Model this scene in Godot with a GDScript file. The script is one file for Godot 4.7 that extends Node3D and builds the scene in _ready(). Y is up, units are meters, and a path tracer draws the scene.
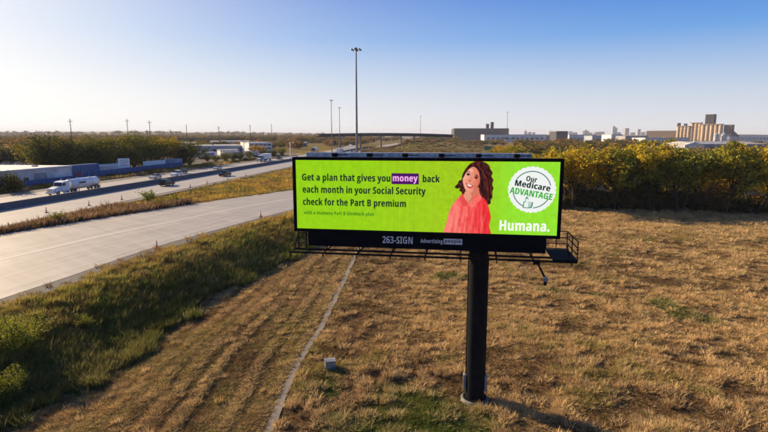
extends Node3D
# The scene lies in metres: x to the right, y up, and "w" metres ahead of the viewpoint (z = -w).
var rng := RandomNumberGenerator.new()
var noise_a := FastNoiseLite.new()
var noise_b := FastNoiseLite.new()
var noise_c := FastNoiseLite.new()
var names := {}
var M := {}
const SUN_AZ := -57.0      # degrees, to the left of straight ahead
const SUN_EL := 23.0
const EXPOSURE := 2.0
const ROAD_H := 2.5        # the highway lies higher than the field
const HW := 0.105          # sideways run of the highway per metre ahead
var NEAR := [[-38.5, 8.0], [-36.0, 20.0], [-33.4, 30.0], [-31.4, 40.3], [-29.8, 47.9], [-27.7, 59.3], [-23.6, 72.5], [-16.5, 91.6], [-3.0, 118.0], [14.0, 145.0], [37.0, 178.0], [90.0, 250.0], [200.0, 390.0], [420.0, 660.0]]
var FAR := [[-66.0, 22.0], [-63.0, 34.0], [-60.0, 44.0], [-56.0, 56.0], [-52.8, 66.0], [-48.4, 76.5], [-43.0, 88.0], [-36.7, 101.4], [-23.1, 125.0], [-6.0, 152.0], [17.0, 186.0], [70.0, 260.0], [180.0, 402.0], [400.0, 672.0]]
var PATH := [[-6.4, 16.0], [-6.2, 25.4], [-6.0, 32.8], [-5.1, 42.4], [-3.8, 65.2], [-2.4, 84.0]]

func _ready() -> void:
	rng.seed = 7
	for k in 3:
		var n: FastNoiseLite = [noise_a, noise_b, noise_c][k]
		n.seed = 11 + k
		n.noise_type = FastNoiseLite.TYPE_SIMPLEX_SMOOTH
		n.frequency = [0.035, 0.16, 0.7][k]
		n.fractal_octaves = 3
	# camera, sky, sun, exposure
	var cam := Camera3D.new()
	cam.name = "camera"
	cam.fov = 45.77
	cam.position = Vector3(0, 15.75, 0)
	cam.rotation_degrees = Vector3(-8.9, 0, 0)
	cam.near = 0.1
	cam.far = 40000.0
	add_child(cam)
	cam.current = true
	var env := Environment.new()
	env.background_mode = Environment.BG_SKY
	var sky := Sky.new()
	var pan := PanoramaSkyMaterial.new()
	pan.panorama = sky_picture()
	sky.sky_material = pan
	env.sky = sky
	env.tonemap_mode = Environment.TONE_MAPPER_LINEAR
	env.tonemap_exposure = EXPOSURE
	env.sdfgi_enabled = true
	env.ssao_enabled = true
	env.ssil_enabled = true
	env.fog_enabled = true
	env.fog_density = 0.00008
	env.fog_light_color = Color(0.86, 0.88, 0.93)
	var we := WorldEnvironment.new()
	we.name = "environment"
	we.environment = env
	add_child(we)
	var sun := DirectionalLight3D.new()
	sun.name = "sun"
	sun.light_energy = 1.6
	sun.light_color = Color(1.0, 0.885, 0.715)
	sun.light_angular_distance = 0.5
	sun.shadow_enabled = true
	sun.rotation_degrees = Vector3(-SUN_EL, 180.0 - SUN_AZ, 0)
	add_child(sun)
	make_materials()
	# setting
	build_terrain()
	build_roads()
	build_grass()
	# the main thing
	build_billboard()
	build_field_things()
	build_tree_line()
	build_highway_things()
	build_yard()
	build_masts_and_bridge()
	build_far_city()
	build_far_woods()
	build_traffic()

# ---------------------------------------------------------------- sky
func sky_picture() -> ImageTexture:
	var wd := 1024
	var ht := 512
	var im := Image.create(wd, ht, false, Image.FORMAT_RGBF)
	var sd := Vector3(sin(deg_to_rad(SUN_AZ)) * cos(deg_to_rad(SUN_EL)), sin(deg_to_rad(SUN_EL)), -cos(deg_to_rad(SUN_AZ)) * cos(deg_to_rad(SUN_EL)))
	# clear autumn sky: colour by height above the horizon, paler towards the sun
	var steps := [0.0, 3.8, 6.0, 10.0, 14.0, 30.0, 90.0]
	var tones := [Vector3(0.74, 0.745, 0.785), Vector3(0.55, 0.64, 0.77), Vector3(0.385, 0.54, 0.775), Vector3(0.09, 0.33, 0.765), Vector3(0.004, 0.195, 0.69), Vector3(0.004, 0.11, 0.45), Vector3(0.008, 0.065, 0.30)]
	for j in ht:
		var el := (0.5 - (j + 0.5) / ht) * PI
		for i in wd:
			var az := (i + 0.5) / wd * TAU
			var d := Vector3(sin(az) * cos(el), sin(el), -cos(az) * cos(el))
			var g := rad_to_deg(acos(clampf(d.dot(sd), -1, 1)))
			var e := maxf(rad_to_deg(el), 0.0)
			var k := 0
			while k < 5 and e > steps[k + 1]:
				k += 1
			var c: Vector3 = tones[k].lerp(tones[k + 1], (e - steps[k]) / (steps[k + 1] - steps[k]))
			var near_sun := exp(-pow(g / 29.0, 2.0)) * 0.70 + 0.17 * exp(-pow(g / 62.0, 2.0)) + 0.68 * exp(-e / 8.5) * exp(-pow(g / 64.0, 2.0))
			c = c.lerp(Vector3(1.24, 1.19, 1.10), clampf(near_sun, 0.0, 1.0)) / EXPOSURE
			im.set_pixel(i, j, Color(c.x, c.y, c.z))
	return ImageTexture.create_from_image(im)

# ---------------------------------------------------------------- names and metas
func numbered(called: String) -> String:
	if not names.has(called):
		names[called] = 0
		return called
	names[called] += 1
	return "%s_%03d" % [called, names[called]]

func thing(called: String, label: String, category: String, at := Vector3.ZERO, turn := 0.0, group := "") -> Node3D:
	var o := Node3D.new()
	o.name = numbered(called)
	add_child(o)
	o.position = at
	o.rotation.y = turn
	o.set_meta("label", label)
	o.set_meta("category", category)
	if group:
		o.set_meta("group", group)
	return o

func part(called: String, mesh: Mesh, m: Material, parent: Node, at := Vector3.ZERO, basis := Basis.IDENTITY) -> MeshInstance3D:
	var o := MeshInstance3D.new()
	o.name = called
	o.mesh = mesh
	o.material_override = m
	o.transform = Transform3D(basis, at)
	parent.add_child(o, true)
	return o

func struct(called: String, mesh: Mesh, m: Material, label := "") -> MeshInstance3D:
	var o := MeshInstance3D.new()
	o.name = numbered(called)
	o.mesh = mesh
	o.material_override = m
	o.set_meta("kind", "structure")
	if label:
		o.set_meta("label", label)
	add_child(o)
	return o

func stuff(called: String, label: String, category: String, mesh: Mesh, m: Material, xf: Array, cols: PackedColorArray, parent: Node = null) -> void:
	var mm := MultiMesh.new()
	mm.transform_format = MultiMesh.TRANSFORM_3D
	mm.use_colors = true
	mm.mesh = mesh
	mm.instance_count = xf.size()
	var buf := PackedFloat32Array()
	buf.resize(xf.size() * 16)
	var k := 0
	for i in xf.size():
		var t: Transform3D = xf[i]
		var c := cols[i]
		for r in 3:
			buf[k] = t.basis.x[r]; buf[k + 1] = t.basis.y[r]; buf[k + 2] = t.basis.z[r]; buf[k + 3] = t.origin[r]
			k += 4
		buf[k] = c.r; buf[k + 1] = c.g; buf[k + 2] = c.b; buf[k + 3] = 1.0
		k += 4
	mm.buffer = buf
	var o := MultiMeshInstance3D.new()
	o.name = numbered(called) if parent == null else called
	o.multimesh = mm
	o.material_override = m
	o.set_meta("kind", "stuff")
	if parent == null:
		o.set_meta("label", label)
		o.set_meta("category", category)
		add_child(o)
	else:
		parent.add_child(o, true)

# ---------------------------------------------------------------- materials
func noise_tex(s: int, freq: float, lo: float, hi: float, size := 512) -> NoiseTexture2D:
	var n := FastNoiseLite.new()
	n.seed = s
	n.frequency = freq
	n.fractal_octaves = 5
	var t := NoiseTexture2D.new()
	t.width = size
	t.height = size
	t.seamless = true
	t.noise = n
	var g := Gradient.new()
	g.set_color(0, Color(lo, lo, lo))
	g.set_color(1, Color(hi, hi, hi))
	g.set_offset(0, 0.15)
	g.set_offset(1, 0.85)
	t.color_ramp = g
	return t

func mat(key: String, r: float, g: float, b: float, rough := 0.8, metal := 0.0, grain: Texture2D = null, per_m := 0.3) -> StandardMaterial3D:
	var m := StandardMaterial3D.new()
	m.resource_name = key
	m.albedo_color = Color(r, g, b).linear_to_srgb()
	m.roughness = rough
	m.metallic = metal
	if grain:
		m.albedo_texture = grain
		m.uv1_triplanar = true
		m.uv1_world_triplanar = true
		m.uv1_scale = Vector3.ONE * per_m
	M[key] = m
	return m

func glow(key: String, r: float, g: float, b: float, energy := 1.0) -> StandardMaterial3D:
	# sRGB 0..255 colour of a lit LED surface
	var m := StandardMaterial3D.new()
	m.resource_name = key
	m.albedo_color = Color(0.02, 0.02, 0.02)
	m.roughness = 0.8
	m.emission_enabled = true
	m.emission = Color(r / 255.0, g / 255.0, b / 255.0)
	m.emission_energy_multiplier = energy / EXPOSURE
	M[key] = m
	return m

func make_materials() -> void:
	var fine := noise_tex(3, 0.02, 0.72, 1.0)
	var soft := noise_tex(4, 0.008, 0.8, 1.0)
	var soil := noise_tex(5, 0.03, 0.62, 1.0)
	var ground := mat("ground", 1, 1, 1, 0.95, 0, soil, 0.11)
	ground.vertex_color_use_as_albedo = true
	ground.specular_mode = BaseMaterial3D.SPECULAR_DISABLED
	for k in ["grass", "leaf"]:
		var g := mat(k, 1, 1, 1, 0.75)
		g.vertex_color_use_as_albedo = true
		g.cull_mode = BaseMaterial3D.CULL_DISABLED
		g.metallic_specular = 0.2
		g.backlight_enabled = true
		g.backlight = Color(0.8, 0.8, 0.8) if k == "grass" else Color(0.75, 0.72, 0.4)
	mat("bark", 0.06, 0.045, 0.032, 0.95, 0, fine, 0.8)
	mat("black_steel", 0.012, 0.013, 0.015, 0.55, 0.0, soft, 0.3)
	mat("black_panel", 0.006, 0.007, 0.011, 0.5, 0.0, soft, 0.2)
	for k in ["black_steel", "black_panel"]:
		M[k].roughness = 0.75
		M[k].metallic_specular = 0.18
	mat("grey_sheet", 0.68, 0.68, 0.69, 0.6, 0.0, fine, 0.25)
	mat("galvanised", 0.30, 0.31, 0.33, 0.5, 0.3, soft, 0.2)
	mat("mast_steel", 0.20, 0.22, 0.25, 0.5, 0.3, soft, 0.2)
	mat("box_grey", 0.22, 0.25, 0.27, 0.5, 0.0, soft, 0.7)
	mat("concrete", 0.24, 0.225, 0.20, 0.9, 0, fine, 0.25)
	mat("barrier", 0.17, 0.17, 0.175, 0.9, 0, fine, 0.2)
	mat("path", 0.27, 0.235, 0.19, 0.95, 0, fine, 0.9)
	mat("asphalt", 0.085, 0.085, 0.09, 0.9, 0, fine, 0.2)
	mat("line_white", 0.60, 0.585, 0.56, 0.7, 0, noise_tex(8, 0.05, 0.7, 1.0), 0.4)
	mat("line_yellow", 0.6, 0.42, 0.06, 0.7, 0, noise_tex(9, 0.05, 0.6, 1.0), 0.4)
	mat("white_wall", 0.80, 0.79, 0.77, 0.8, 0, soft, 0.05)
	mat("white_roof", 0.74, 0.74, 0.72, 0.7, 0, fine, 0.04)
	mat("grey_roof", 0.38, 0.39, 0.41, 0.7, 0, fine, 0.04)
	mat("dark_roof", 0.09, 0.09, 0.10, 0.7, 0, fine, 0.04)
	mat("blue_grey_wall", 0.35, 0.42, 0.52, 0.8, 0, soft, 0.05)
	mat("grey_wall", 0.34, 0.34, 0.36, 0.8, 0, soft, 0.05)
	mat("tan_wall", 0.66, 0.50, 0.34, 0.85, 0, fine, 0.02)
	mat("tan_dark", 0.52, 0.39, 0.27, 0.85, 0, fine, 0.02)
	mat("brown_wall", 0.20, 0.14, 0.11, 0.85, 0, fine, 0.03)
	mat("slate_wall", 0.045, 0.05, 0.068, 0.8, 0, fine, 0.02)
	mat("blue_mesh", 0.035, 0.11, 0.33, 0.8, 0, fine, 0.15)
	mat("blue_paint", 0.03, 0.10, 0.26, 0.4)
	mat("white_paint", 0.78, 0.79, 0.80, 0.3)
	mat("silver_paint", 0.45, 0.46, 0.48, 0.3, 0.4)
	mat("black_paint", 0.015, 0.015, 0.018, 0.25)
	mat("navy_paint", 0.02, 0.03, 0.06, 0.25)
	mat("red_paint", 0.45, 0.02, 0.015, 0.3)
	mat("yellow_paint", 0.6, 0.36, 0.02, 0.4)
	mat("glass", 0.015, 0.02, 0.025, 0.08)
	mat("window_glass", 0.03, 0.045, 0.06, 0.12)
	mat("rubber", 0.015, 0.015, 0.015, 0.85)
	mat("chrome", 0.6, 0.6, 0.62, 0.2, 0.9)
	mat("cone_orange", 0.75, 0.13, 0.03, 0.6)
	mat("lamp_lens", 0.55, 0.55, 0.5, 0.2)
	mat("tail_red", 0.35, 0.01, 0.01, 0.3)
	mat("sign_green", 0.01, 0.16, 0.08, 0.5)
	mat("sign_white", 0.8, 0.8, 0.8, 0.5)
	mat("wood_pole", 0.09, 0.065, 0.045, 0.9, 0, fine, 0.3)
	mat("hill", 0.15, 0.115, 0.075, 0.95, 0, soil, 0.004)
	mat("galv_roof", 0.42, 0.46, 0.52, 0.5, 0.2, soft, 0.02)

# ---------------------------------------------------------------- mesh helpers
func new_st() -> SurfaceTool:
	var st := SurfaceTool.new()
	st.begin(Mesh.PRIMITIVE_TRIANGLES)
	return st

func quad(st: SurfaceTool, a: Vector3, b: Vector3, c: Vector3, d: Vector3) -> void:
	for v in [a, b, c, a, c, d]:
		st.add_vertex(v)

func box(st: SurfaceTool, c: Vector3, s: Vector3, bs := Basis.IDENTITY, bev := 0.0) -> void:
	st.set_smooth_group(-1)
	var h := s * 0.5
	if bev > 0.0:
		chamfered(st, c, h, bs, bev)
		return
	for k in 3:
		for sg in [-1.0, 1.0]:
			var n := Vector3.ZERO; var u := Vector3.ZERO; var v := Vector3.ZERO
			n[k] = sg * h[k]
			u[(k + 1) % 3] = h[(k + 1) % 3]
			v[(k + 2) % 3] = h[(k + 2) % 3] * sg
			quad(st, c + bs * (n - u - v), c + bs * (n - u + v), c + bs * (n + u + v), c + bs * (n + u - v))

func chamfered(st: SurfaceTool, c: Vector3, h: Vector3, bs: Basis, b: float) -> void:
	b = minf(b, minf(h.x, minf(h.y, h.z)) * 0.9)
	for k in 3:
		var k1 := (k + 1) % 3
		var k2 := (k + 2) % 3
		for sg in [-1.0, 1.0]:
			var n := Vector3.ZERO; var u := Vector3.ZERO; var v := Vector3.ZERO
			n[k] = sg * h[k]; u[k1] = h[k1] - b; v[k2] = (h[k2] - b) * sg
			quad(st, c + bs * (n - u - v), c + bs * (n - u + v), c + bs * (n + u + v), c + bs * (n + u - v))
			for s2 in [-1.0, 1.0]:   # edge between face k and face k1
				var e1 := Vector3.ZERO; var e2 := Vector3.ZERO; var w := Vector3.ZERO
				e1[k] = sg * h[k]; e1[k1] = s2 * (h[k1] - b)
				e2[k] = sg * (h[k] - b); e2[k1] = s2 * h[k1]
				w[k2] = h[k2] - b
				if sg * s2 > 0:
					quad(st, c + bs * (e1 - w), c + bs * (e1 + w), c + bs * (e2 + w), c + bs * (e2 - w))
				else:
					quad(st, c + bs * (e1 + w), c + bs * (e1 - w), c + bs * (e2 - w), c + bs * (e2 + w))
	for sx in [-1.0, 1.0]:
		for sy in [-1.0, 1.0]:
			for sz in [-1.0, 1.0]:
				var s := Vector3(sx, sy, sz)
				var a := Vector3(h.x, h.y - b, h.z - b) * s
				var d := Vector3(h.x - b, h.y, h.z - b) * s
				var e := Vector3(h.x - b, h.y - b, h.z) * s
				var order := [a, e, d] if sx * sy * sz > 0 else [a, d, e]
				for q in order:
					st.add_vertex(c + bs * q)

func tube(st: SurfaceTool, pts: Array, radii: Array, sides := 8, cap := true, smooth := true) -> void:
	st.set_smooth_group(1 if smooth else -1)
	var rings := []
	for i in pts.size():
		var p: Vector3 = pts[i]
		var q0: Vector3 = pts[maxi(i - 1, 0)]
		var q1: Vector3 = pts[mini(i + 1, pts.size() - 1)]
		var t := (q1 - q0).normalized()
		var up := Vector3.UP if absf(t.y) < 0.9 else Vector3.RIGHT
		var u := t.cross(up).normalized()
		var v := t.cross(u).normalized()
		var ring := []
		for s in sides:
			var a := TAU * s / sides
			ring.append(p + (u * cos(a) + v * sin(a)) * float(radii[i]))
		rings.append(ring)
	for i in pts.size() - 1:
		for s in sides:
			var n := (s + 1) % sides
			quad(st, rings[i][s], rings[i][n], rings[i + 1][n], rings[i + 1][s])
	if cap:
		st.set_smooth_group(-1)
		for e in [0, pts.size() - 1]:
			for s in sides:
				var n := (s + 1) % sides
				var tri := [pts[e], rings[e][n], rings[e][s]] if e == 0 else [pts[e], rings[e][s], rings[e][n]]
				for q in tri:
					st.add_vertex(q)

func bar(st: SurfaceTool, a: Vector3, b: Vector3, t: float, t2 := -1.0) -> void:
	var z := (b - a)
	var l := z.length()
	z = z / l
	var up := Vector3.UP if absf(z.y) < 0.95 else Vector3.RIGHT
	var x := up.cross(z).normalized()
	var y := z.cross(x)
	box(st, (a + b) * 0.5, Vector3(t, t2 if t2 > 0 else t, l), Basis(x, y, z))

func prism(st: SurfaceTool, poly: PackedVector2Array, x0: float, x1: float) -> void:
	# polygon in (z, y), drawn out along x
	st.set_smooth_group(-1)
	var n := poly.size()
	var tri := Geometry2D.triangulate_polygon(poly)
	for i in range(0, tri.size(), 3):
		for k in 3:
			st.add_vertex(Vector3(x0, poly[tri[i + k]].y, poly[tri[i + k]].x))
		for k in [2, 1, 0]:
			st.add_vertex(Vector3(x1, poly[tri[i + k]].y, poly[tri[i + k]].x))
	for i in n:
		var a := poly[i]
		var b := poly[(i + 1) % n]
		quad(st, Vector3(x0, a.y, a.x), Vector3(x0, b.y, b.x), Vector3(x1, b.y, b.x), Vector3(x1, a.y, a.x))

func fin(st: SurfaceTool) -> ArrayMesh:
	st.generate_normals()
	return st.commit()

func box_mesh(s: Vector3, bev := 0.0) -> ArrayMesh:
	var st := new_st()
	box(st, Vector3.ZERO, s, Basis.IDENTITY, bev)
	return fin(st)

func at(x: float, w: float, y := -99.0) -> Vector3:
	return Vector3(x, height(x, w) if y < -50.0 else y, -w)

func smooth(a: float, b: float, t: float) -> float:
	return smoothstep(a, b, t)

func along(line: Array, w: float) -> float:
	var n := line.size()
	if w <= line[0][1]:
		return line[0][0]
	for i in n - 1:
		if w <= line[i + 1][1]:
			return lerpf(line[i][0], line[i + 1][0], (w - line[i][1]) / (line[i + 1][1] - line[i][1]))
	return line[n - 1][0]

func from_ramp(x: float, w: float) -> float:
	# metres to the right of the near edge of the slip road
	var e := along(NEAR, w)
	var sl := (along(NEAR, w + 3.0) - along(NEAR, w - 3.0)) / 6.0
	return (x - e) / sqrt(1.0 + sl * sl)

func height(x: float, w: float) -> float:
	var d := from_ramp(x, w)
	var ditch := 0.75 * (1.0 - smooth(105.0, 150.0, w))
	var h := ROAD_H - 0.35 * smooth(1.6, 5.0, d) - (ROAD_H - 0.35 + ditch) * smooth(3.6, 12.6, d)
	if d > 0.0:
		h += ditch * smooth(13.0, 19.0, d)
		var bumps := smooth(1.5, 5.0, d) * (1.0 - smooth(150.0, 300.0, w))
		h += bumps * (0.22 * noise_a.get_noise_2d(x, w) + 0.12 * noise_b.get_noise_2d(x, w))
	else:
		# shallow swale between the highway and the slip road
		var a := x - HW * w
		var df := x - along(FAR, w)
		if df < 0.0 and a > -64.0 and w < 420.0:
			var t := minf(-df, a + 64.0)
			h -= 0.55 * smooth(0.5, 5.0, t)
	# embankment that carries the overpass
	if w > 380.0 and w < 800.0 and x > -40.0 and x < 420.0:
		var top := 7.0 * smooth(2.0, 34.0, x) * (1.0 - smooth(70.0, 135.0, x))
		h += top * (1.0 - smooth(8.0, 95.0, absf(w - 575.0)))
	return h

# ---------------------------------------------------------------- terrain
func spread(dense0: float, dense1: float, step: float, lo: float, hi: float) -> PackedFloat32Array:
	var a := PackedFloat32Array()
	var x := dense0
	var s := step
	while x > lo:
		s *= 1.22
		x -= s
		a.insert(0, x)
	x = dense0
	while x < dense1:
		a.append(x)
		x += step
	s = step
	while x < hi:
		a.append(x)
		s *= 1.10 if x < 900.0 else 1.3
		x += s
	a.append(x)
	return a

func tone(x: float, w: float) -> Dictionary:
	# what grows where: ground colour, mean grass colours and how thick and tall the grass stands
	var n1 := noise_a.get_noise_2d(x, w)
	var n2 := noise_b.get_noise_2d(x + 40.0, w)
	var n3 := noise_c.get_noise_2d(x, w)
	var d := from_ramp(x, w)
	var a := x - HW * w
	var straw := Vector3(0.55, 0.37, 0.155)
	var pale := Vector3(0.73, 0.54, 0.27)
	var brown := Vector3(0.20, 0.115, 0.052)
	var green := Vector3(0.16, 0.20, 0.03)
	var olive := Vector3(0.27, 0.235, 0.05)
	var gold := Vector3(0.58, 0.39, 0.06)
	var c := straw
	var tall := 0.30
	var thick := 1.0
	var kind := 0
	if d < 0.0:
		var df := x - along(FAR, w)
		if df < 0.0 and a > -64.0:
			# verge between highway and slip road
			kind = 2
			var brush := 1.0 - smooth(97.0, 104.0, w + n1 * 6.0)
			c = gold.lerp(olive, smooth(-0.2, 0.5, n2 + n1)).lerp(Vector3(0.27, 0.165, 0.085), brush)
			c = c.lerp(brown, smooth(0.15, 0.4, n2 - n1) * 0.5)
			tall = lerpf(0.32, 0.75, brush) * (1.0 + n3)
		elif a < -100.0:
			kind = 3
			c = olive.lerp(straw, smooth(-0.3, 0.3, n2))
			tall = 0.5
			if a < -106.0:
				c = Vector3(0.30, 0.27, 0.22) if w < 400.0 else Vector3(0.24, 0.19, 0.10).lerp(olive, smooth(-0.2, 0.3, n1))
				thick = 0.0
		else:
			c = Vector3(0.3, 0.27, 0.22) if w < 420.0 else Vector3(0.27, 0.205, 0.11).lerp(olive * 0.8, 0.6 * smooth(-0.2, 0.4, n1))
			thick = 0.0
	else:
		var px := x - along(PATH, w)
		if d < 12.2 + n2 * 2.4 + n1 * 2.0 and w < 130.0:
			kind = 1
			c = olive.lerp(green, smooth(-0.4, 0.2, n2)).lerp(straw, 0.5 * smooth(0.05, 0.45, n3 + n1))
			c = c.lerp(gold, 0.5 * smooth(0.1, 0.5, n3) * smooth(9.0, 3.0, d))
			c = c.lerp(Vector3(0.30, 0.18, 0.08), (1.0 - smooth(1.5, 4.4 + n2 * 3.0, d)) * 0.85)
			c = c.lerp(brown * 0.7, smooth(0.05, 0.4, n3 - n2) * 0.6)
			c = c.lerp(gold, 0.4 * smooth(60.0, 90.0, w))
			c *= 1.25
			c = c.lerp(Vector3(0.10, 0.12, 0.026), 0.65 * smooth(5.5, 8.5, d) * (1.0 - smooth(55.0, 80.0, w)))
			tall = 0.36 + 0.34 * smooth(2.0, 8.0, d) + 0.34 * n2 + 0.3 * n3
			if d < 0.9:
				thick = 0.25
		elif px < 0.0:
			# mown swathes along the path
			var along_row := noise_b.get_noise_2d(px * 5.0 + 9.0, w * 0.22)
			var row := sin((px + 0.5 * n1) * TAU / 2.3) * 0.35 + along_row * 1.5
			c = straw.lerp(brown, smooth(-0.1, 0.65, row + n2 * 0.7) * 0.75)
			c = c.lerp(pale, smooth(0.2, 0.8, -row + n3) * 0.55)
			c = c.lerp(olive, smooth(0.1, 0.5, n1 - n2 * 0.6 + 0.2 * n3) * 0.5)
			c = c.lerp(brown * 0.8, smooth(0.1, 0.4, n3 + n2) * 0.5)
			tall = 0.17 + 0.16 * maxf(0.0, -row) + 0.08 * n2
			if px > -0.9:
				c = c.lerp(pale, 0.35)
			# wheel ruts and the pale windrows between them, all running along the path
			for o in [-1.7, -3.0, -4.6, -5.7, -7.6]:
				var rut := exp(-pow((px - o + 0.5 * n1) / 0.24, 2.0)) * smooth(-0.5, 0.0, along_row + 0.25)
				c = c.lerp(Vector3(0.13, 0.075, 0.036), 0.6 * rut)
				tall *= 1.0 - 0.6 * rut
			for o in [-2.35, -5.15, -6.6]:
				var ridge := exp(-pow((px - o + 0.5 * n1) / 0.3, 2.0)) * smooth(-0.3, 0.2, along_row + 0.1)
				c = c.lerp(pale, 0.6 * ridge)
				tall += 0.12 * ridge
		else:
			var n4 := noise_b.get_noise_2d(x * 0.55 + 200.0, w * 0.9)
			c = straw.lerp(brown, smooth(-0.08, 0.28, n2 * 0.7 + n4 * 0.8 + n3 * 0.4 + n1 * 0.5) * 0.92)
			thick = 1.0 - 0.55 * smooth(0.05, 0.4, n2 + n4 + n3 * 0.5)
			c = c.lerp(pale, smooth(0.0, 0.4, n3 - n2 * 0.6) * 0.7)
			c = c.lerp(olive, smooth(0.25, 0.55, n1 * 0.5 - 0.8 * n2 + 0.3 * n3) * 0.75)
			# brown ground beside the path
			c = c.lerp(brown, 0.6 * exp(-pow((px - 3.5) / 3.2, 2.0)) * smooth(30.0, 40.0, w))
			tall = 0.19 - 0.22 * n2 - 0.12 * n4 + 0.22 * n3
			# green patches
			for g in [[1.0, 27.0, 4.6], [4.2, 24.8, 3.2], [-2.0, 24.0, 3.0], [-3.5, 29.5, 1.8], [27.3, 43.5, 2.6], [17.2, 51.0, 1.6], [9.0, 47.0, 1.3], [7.5, 56.0, 2.0], [26.0, 46.0, 1.6], [21.0, 49.0, 1.3]]:
				var q := Vector2((x - g[0]) / g[2], (w - g[1]) / g[2]).length() + n2 * 0.7 + n3 * 0.35
				c = c.lerp(Vector3(0.12, 0.17, 0.025), 0.85 * (1.0 - smooth(0.45, 1.0, q)))
			# old wheel tracks curving through the far right of the field
			var arc := Vector2(x - 52.0, (w - 95.0)).length() - 46.0
			var tr := exp(-pow(arc / 1.5, 2.0)) * smooth(-0.35, 0.1, n2 + 0.3) * smooth(12.0, 22.0, x) * (1.0 - smooth(75.0, 82.0, w))
			c = c.lerp(Vector3(0.15, 0.085, 0.04), 0.75 * tr)
			tall *= 1.0 - 0.6 * tr
			var band := exp(-pow((w - 66.0 - n1 * 8.0) / 4.5, 2.0)) * smooth(8.0, 16.0, x) * smooth(-0.25, 0.2, n2)
			c = c.lerp(brown, 0.6 * band)
			tall *= 1.0 - 0.4 * band
			# taller pale grass towards the trees
			var far := smooth(72.0, 84.0, w) * smooth(-0.3, 0.2, n2 + n1)
			c = c.lerp(pale, 0.6 * far)
			tall += 0.3 * far
			if w > 125.0:
				c = Vector3(0.34, 0.25, 0.13).lerp(olive * 0.8, 0.5 * smooth(0.0, 0.4, n1)).lerp(brown, 0.5 * smooth(0.0, 0.3, n2))
	if w > 300.0 and x > -30.0 and x < 400.0:
		c = Vector3(0.30, 0.235, 0.12).lerp(Vector3(0.20, 0.17, 0.07), smooth(-0.3, 0.3, noise_a.get_noise_2d(x * 0.3, w * 0.15)))
	return {"c": c, "tall": maxf(tall, 0.07), "thick": thick, "kind": kind}

func build_terrain() -> void:
	var xs := spread(-112.0, 100.0, 0.9, -9000.0, 9000.0)
	var ws := spread(12.0, 215.0, 0.9, -400.0, 11000.0)
	var v := PackedVector3Array()
	var c := PackedColorArray()
	var idx := PackedInt32Array()
	for w in ws:
		for x in xs:
			v.append(Vector3(x, height(x, w), -w))
			var t := tone(x, w)
			var k: Vector3 = t.c
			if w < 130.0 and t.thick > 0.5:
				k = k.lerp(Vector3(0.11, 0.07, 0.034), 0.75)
			c.append(Color(k.x, k.y, k.z))
	var nx := xs.size()
	for j in ws.size() - 1:
		for i in nx - 1:
			var p := j * nx + i
			idx.append_array([p, p + nx, p + 1, p + 1, p + nx, p + nx + 1])
	var st := SurfaceTool.new()
	var arr := []
	arr.resize(Mesh.ARRAY_MAX)
	arr[Mesh.ARRAY_VERTEX] = v
	arr[Mesh.ARRAY_COLOR] = c
	arr[Mesh.ARRAY_INDEX] = idx
	var am := ArrayMesh.new()
	am.add_surface_from_arrays(Mesh.PRIMITIVE_TRIANGLES, arr)
	st.create_from(am, 0)
	st.generate_normals()
	struct("ground", st.commit(), M.ground, "dry grass field, banks and flat land out to the horizon")

# ---------------------------------------------------------------- roads
func road_texture(s: int, lanes: int, base: Vector3) -> ImageTexture:
	var im := Image.create(256, 1024, false, Image.FORMAT_RGB8)
	var n := FastNoiseLite.new()
	n.seed = s
	n.frequency = 0.02
	n.fractal_octaves = 4
	for j in 1024:
		for i in 256:
			var u := i / 256.0 * lanes
			var fr := u - floorf(u)
			# wheel paths worn darker in each lane, streaks drawn out along the road
			var track := exp(-pow((fr - 0.28) / 0.10, 2.0)) + exp(-pow((fr - 0.72) / 0.10, 2.0))
			var ang := j / 1024.0 * TAU
			var streak := n.get_noise_3d(i * 2.4, cos(ang) * 22.0, sin(ang) * 22.0)
			var patch := n.get_noise_3d(i * 0.5 + 300.0, cos(ang) * 160.0, sin(ang) * 160.0)
			var v := 1.0 - 0.10 * track + 0.20 * streak + 0.18 * patch
			if fr < 0.02 or fr > 0.985:
				v -= 0.16
			if j % 114 < 2:
				v -= 0.17
			var c := base * v
			im.set_pixel(i, j, Color(c.x, c.y, c.z).linear_to_srgb())
	return ImageTexture.create_from_image(im)

func road_mat(key: String, tex: Texture2D) -> StandardMaterial3D:
	var m := StandardMaterial3D.new()
	m.resource_name = key
	m.albedo_texture = tex
	m.roughness = 0.62
	m.metallic_specular = 0.5
	M[key] = m
	return m

func curve_pairs(a: Array, b: Array, sub: int) -> Array:
	var out := []
	for i in a.size() - 1:
		for k in sub:
			var t := float(k) / sub
			var pr := []
			for l in [a, b]:
				var p0: Array = l[maxi(i - 1, 0)]
				var p1: Array = l[i]
				var p2: Array = l[i + 1]
				var p3: Array = l[mini(i + 2, l.size() - 1)]
				pr.append(Vector2(p1[0], p1[1]).cubic_interpolate(Vector2(p2[0], p2[1]), Vector2(p0[0], p0[1]), Vector2(p3[0], p3[1]), t))
			out.append(pr)
	var e := a.size() - 1
	out.append([Vector2(a[e][0], a[e][1]), Vector2(b[e][0], b[e][1])])
	return out

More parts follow.
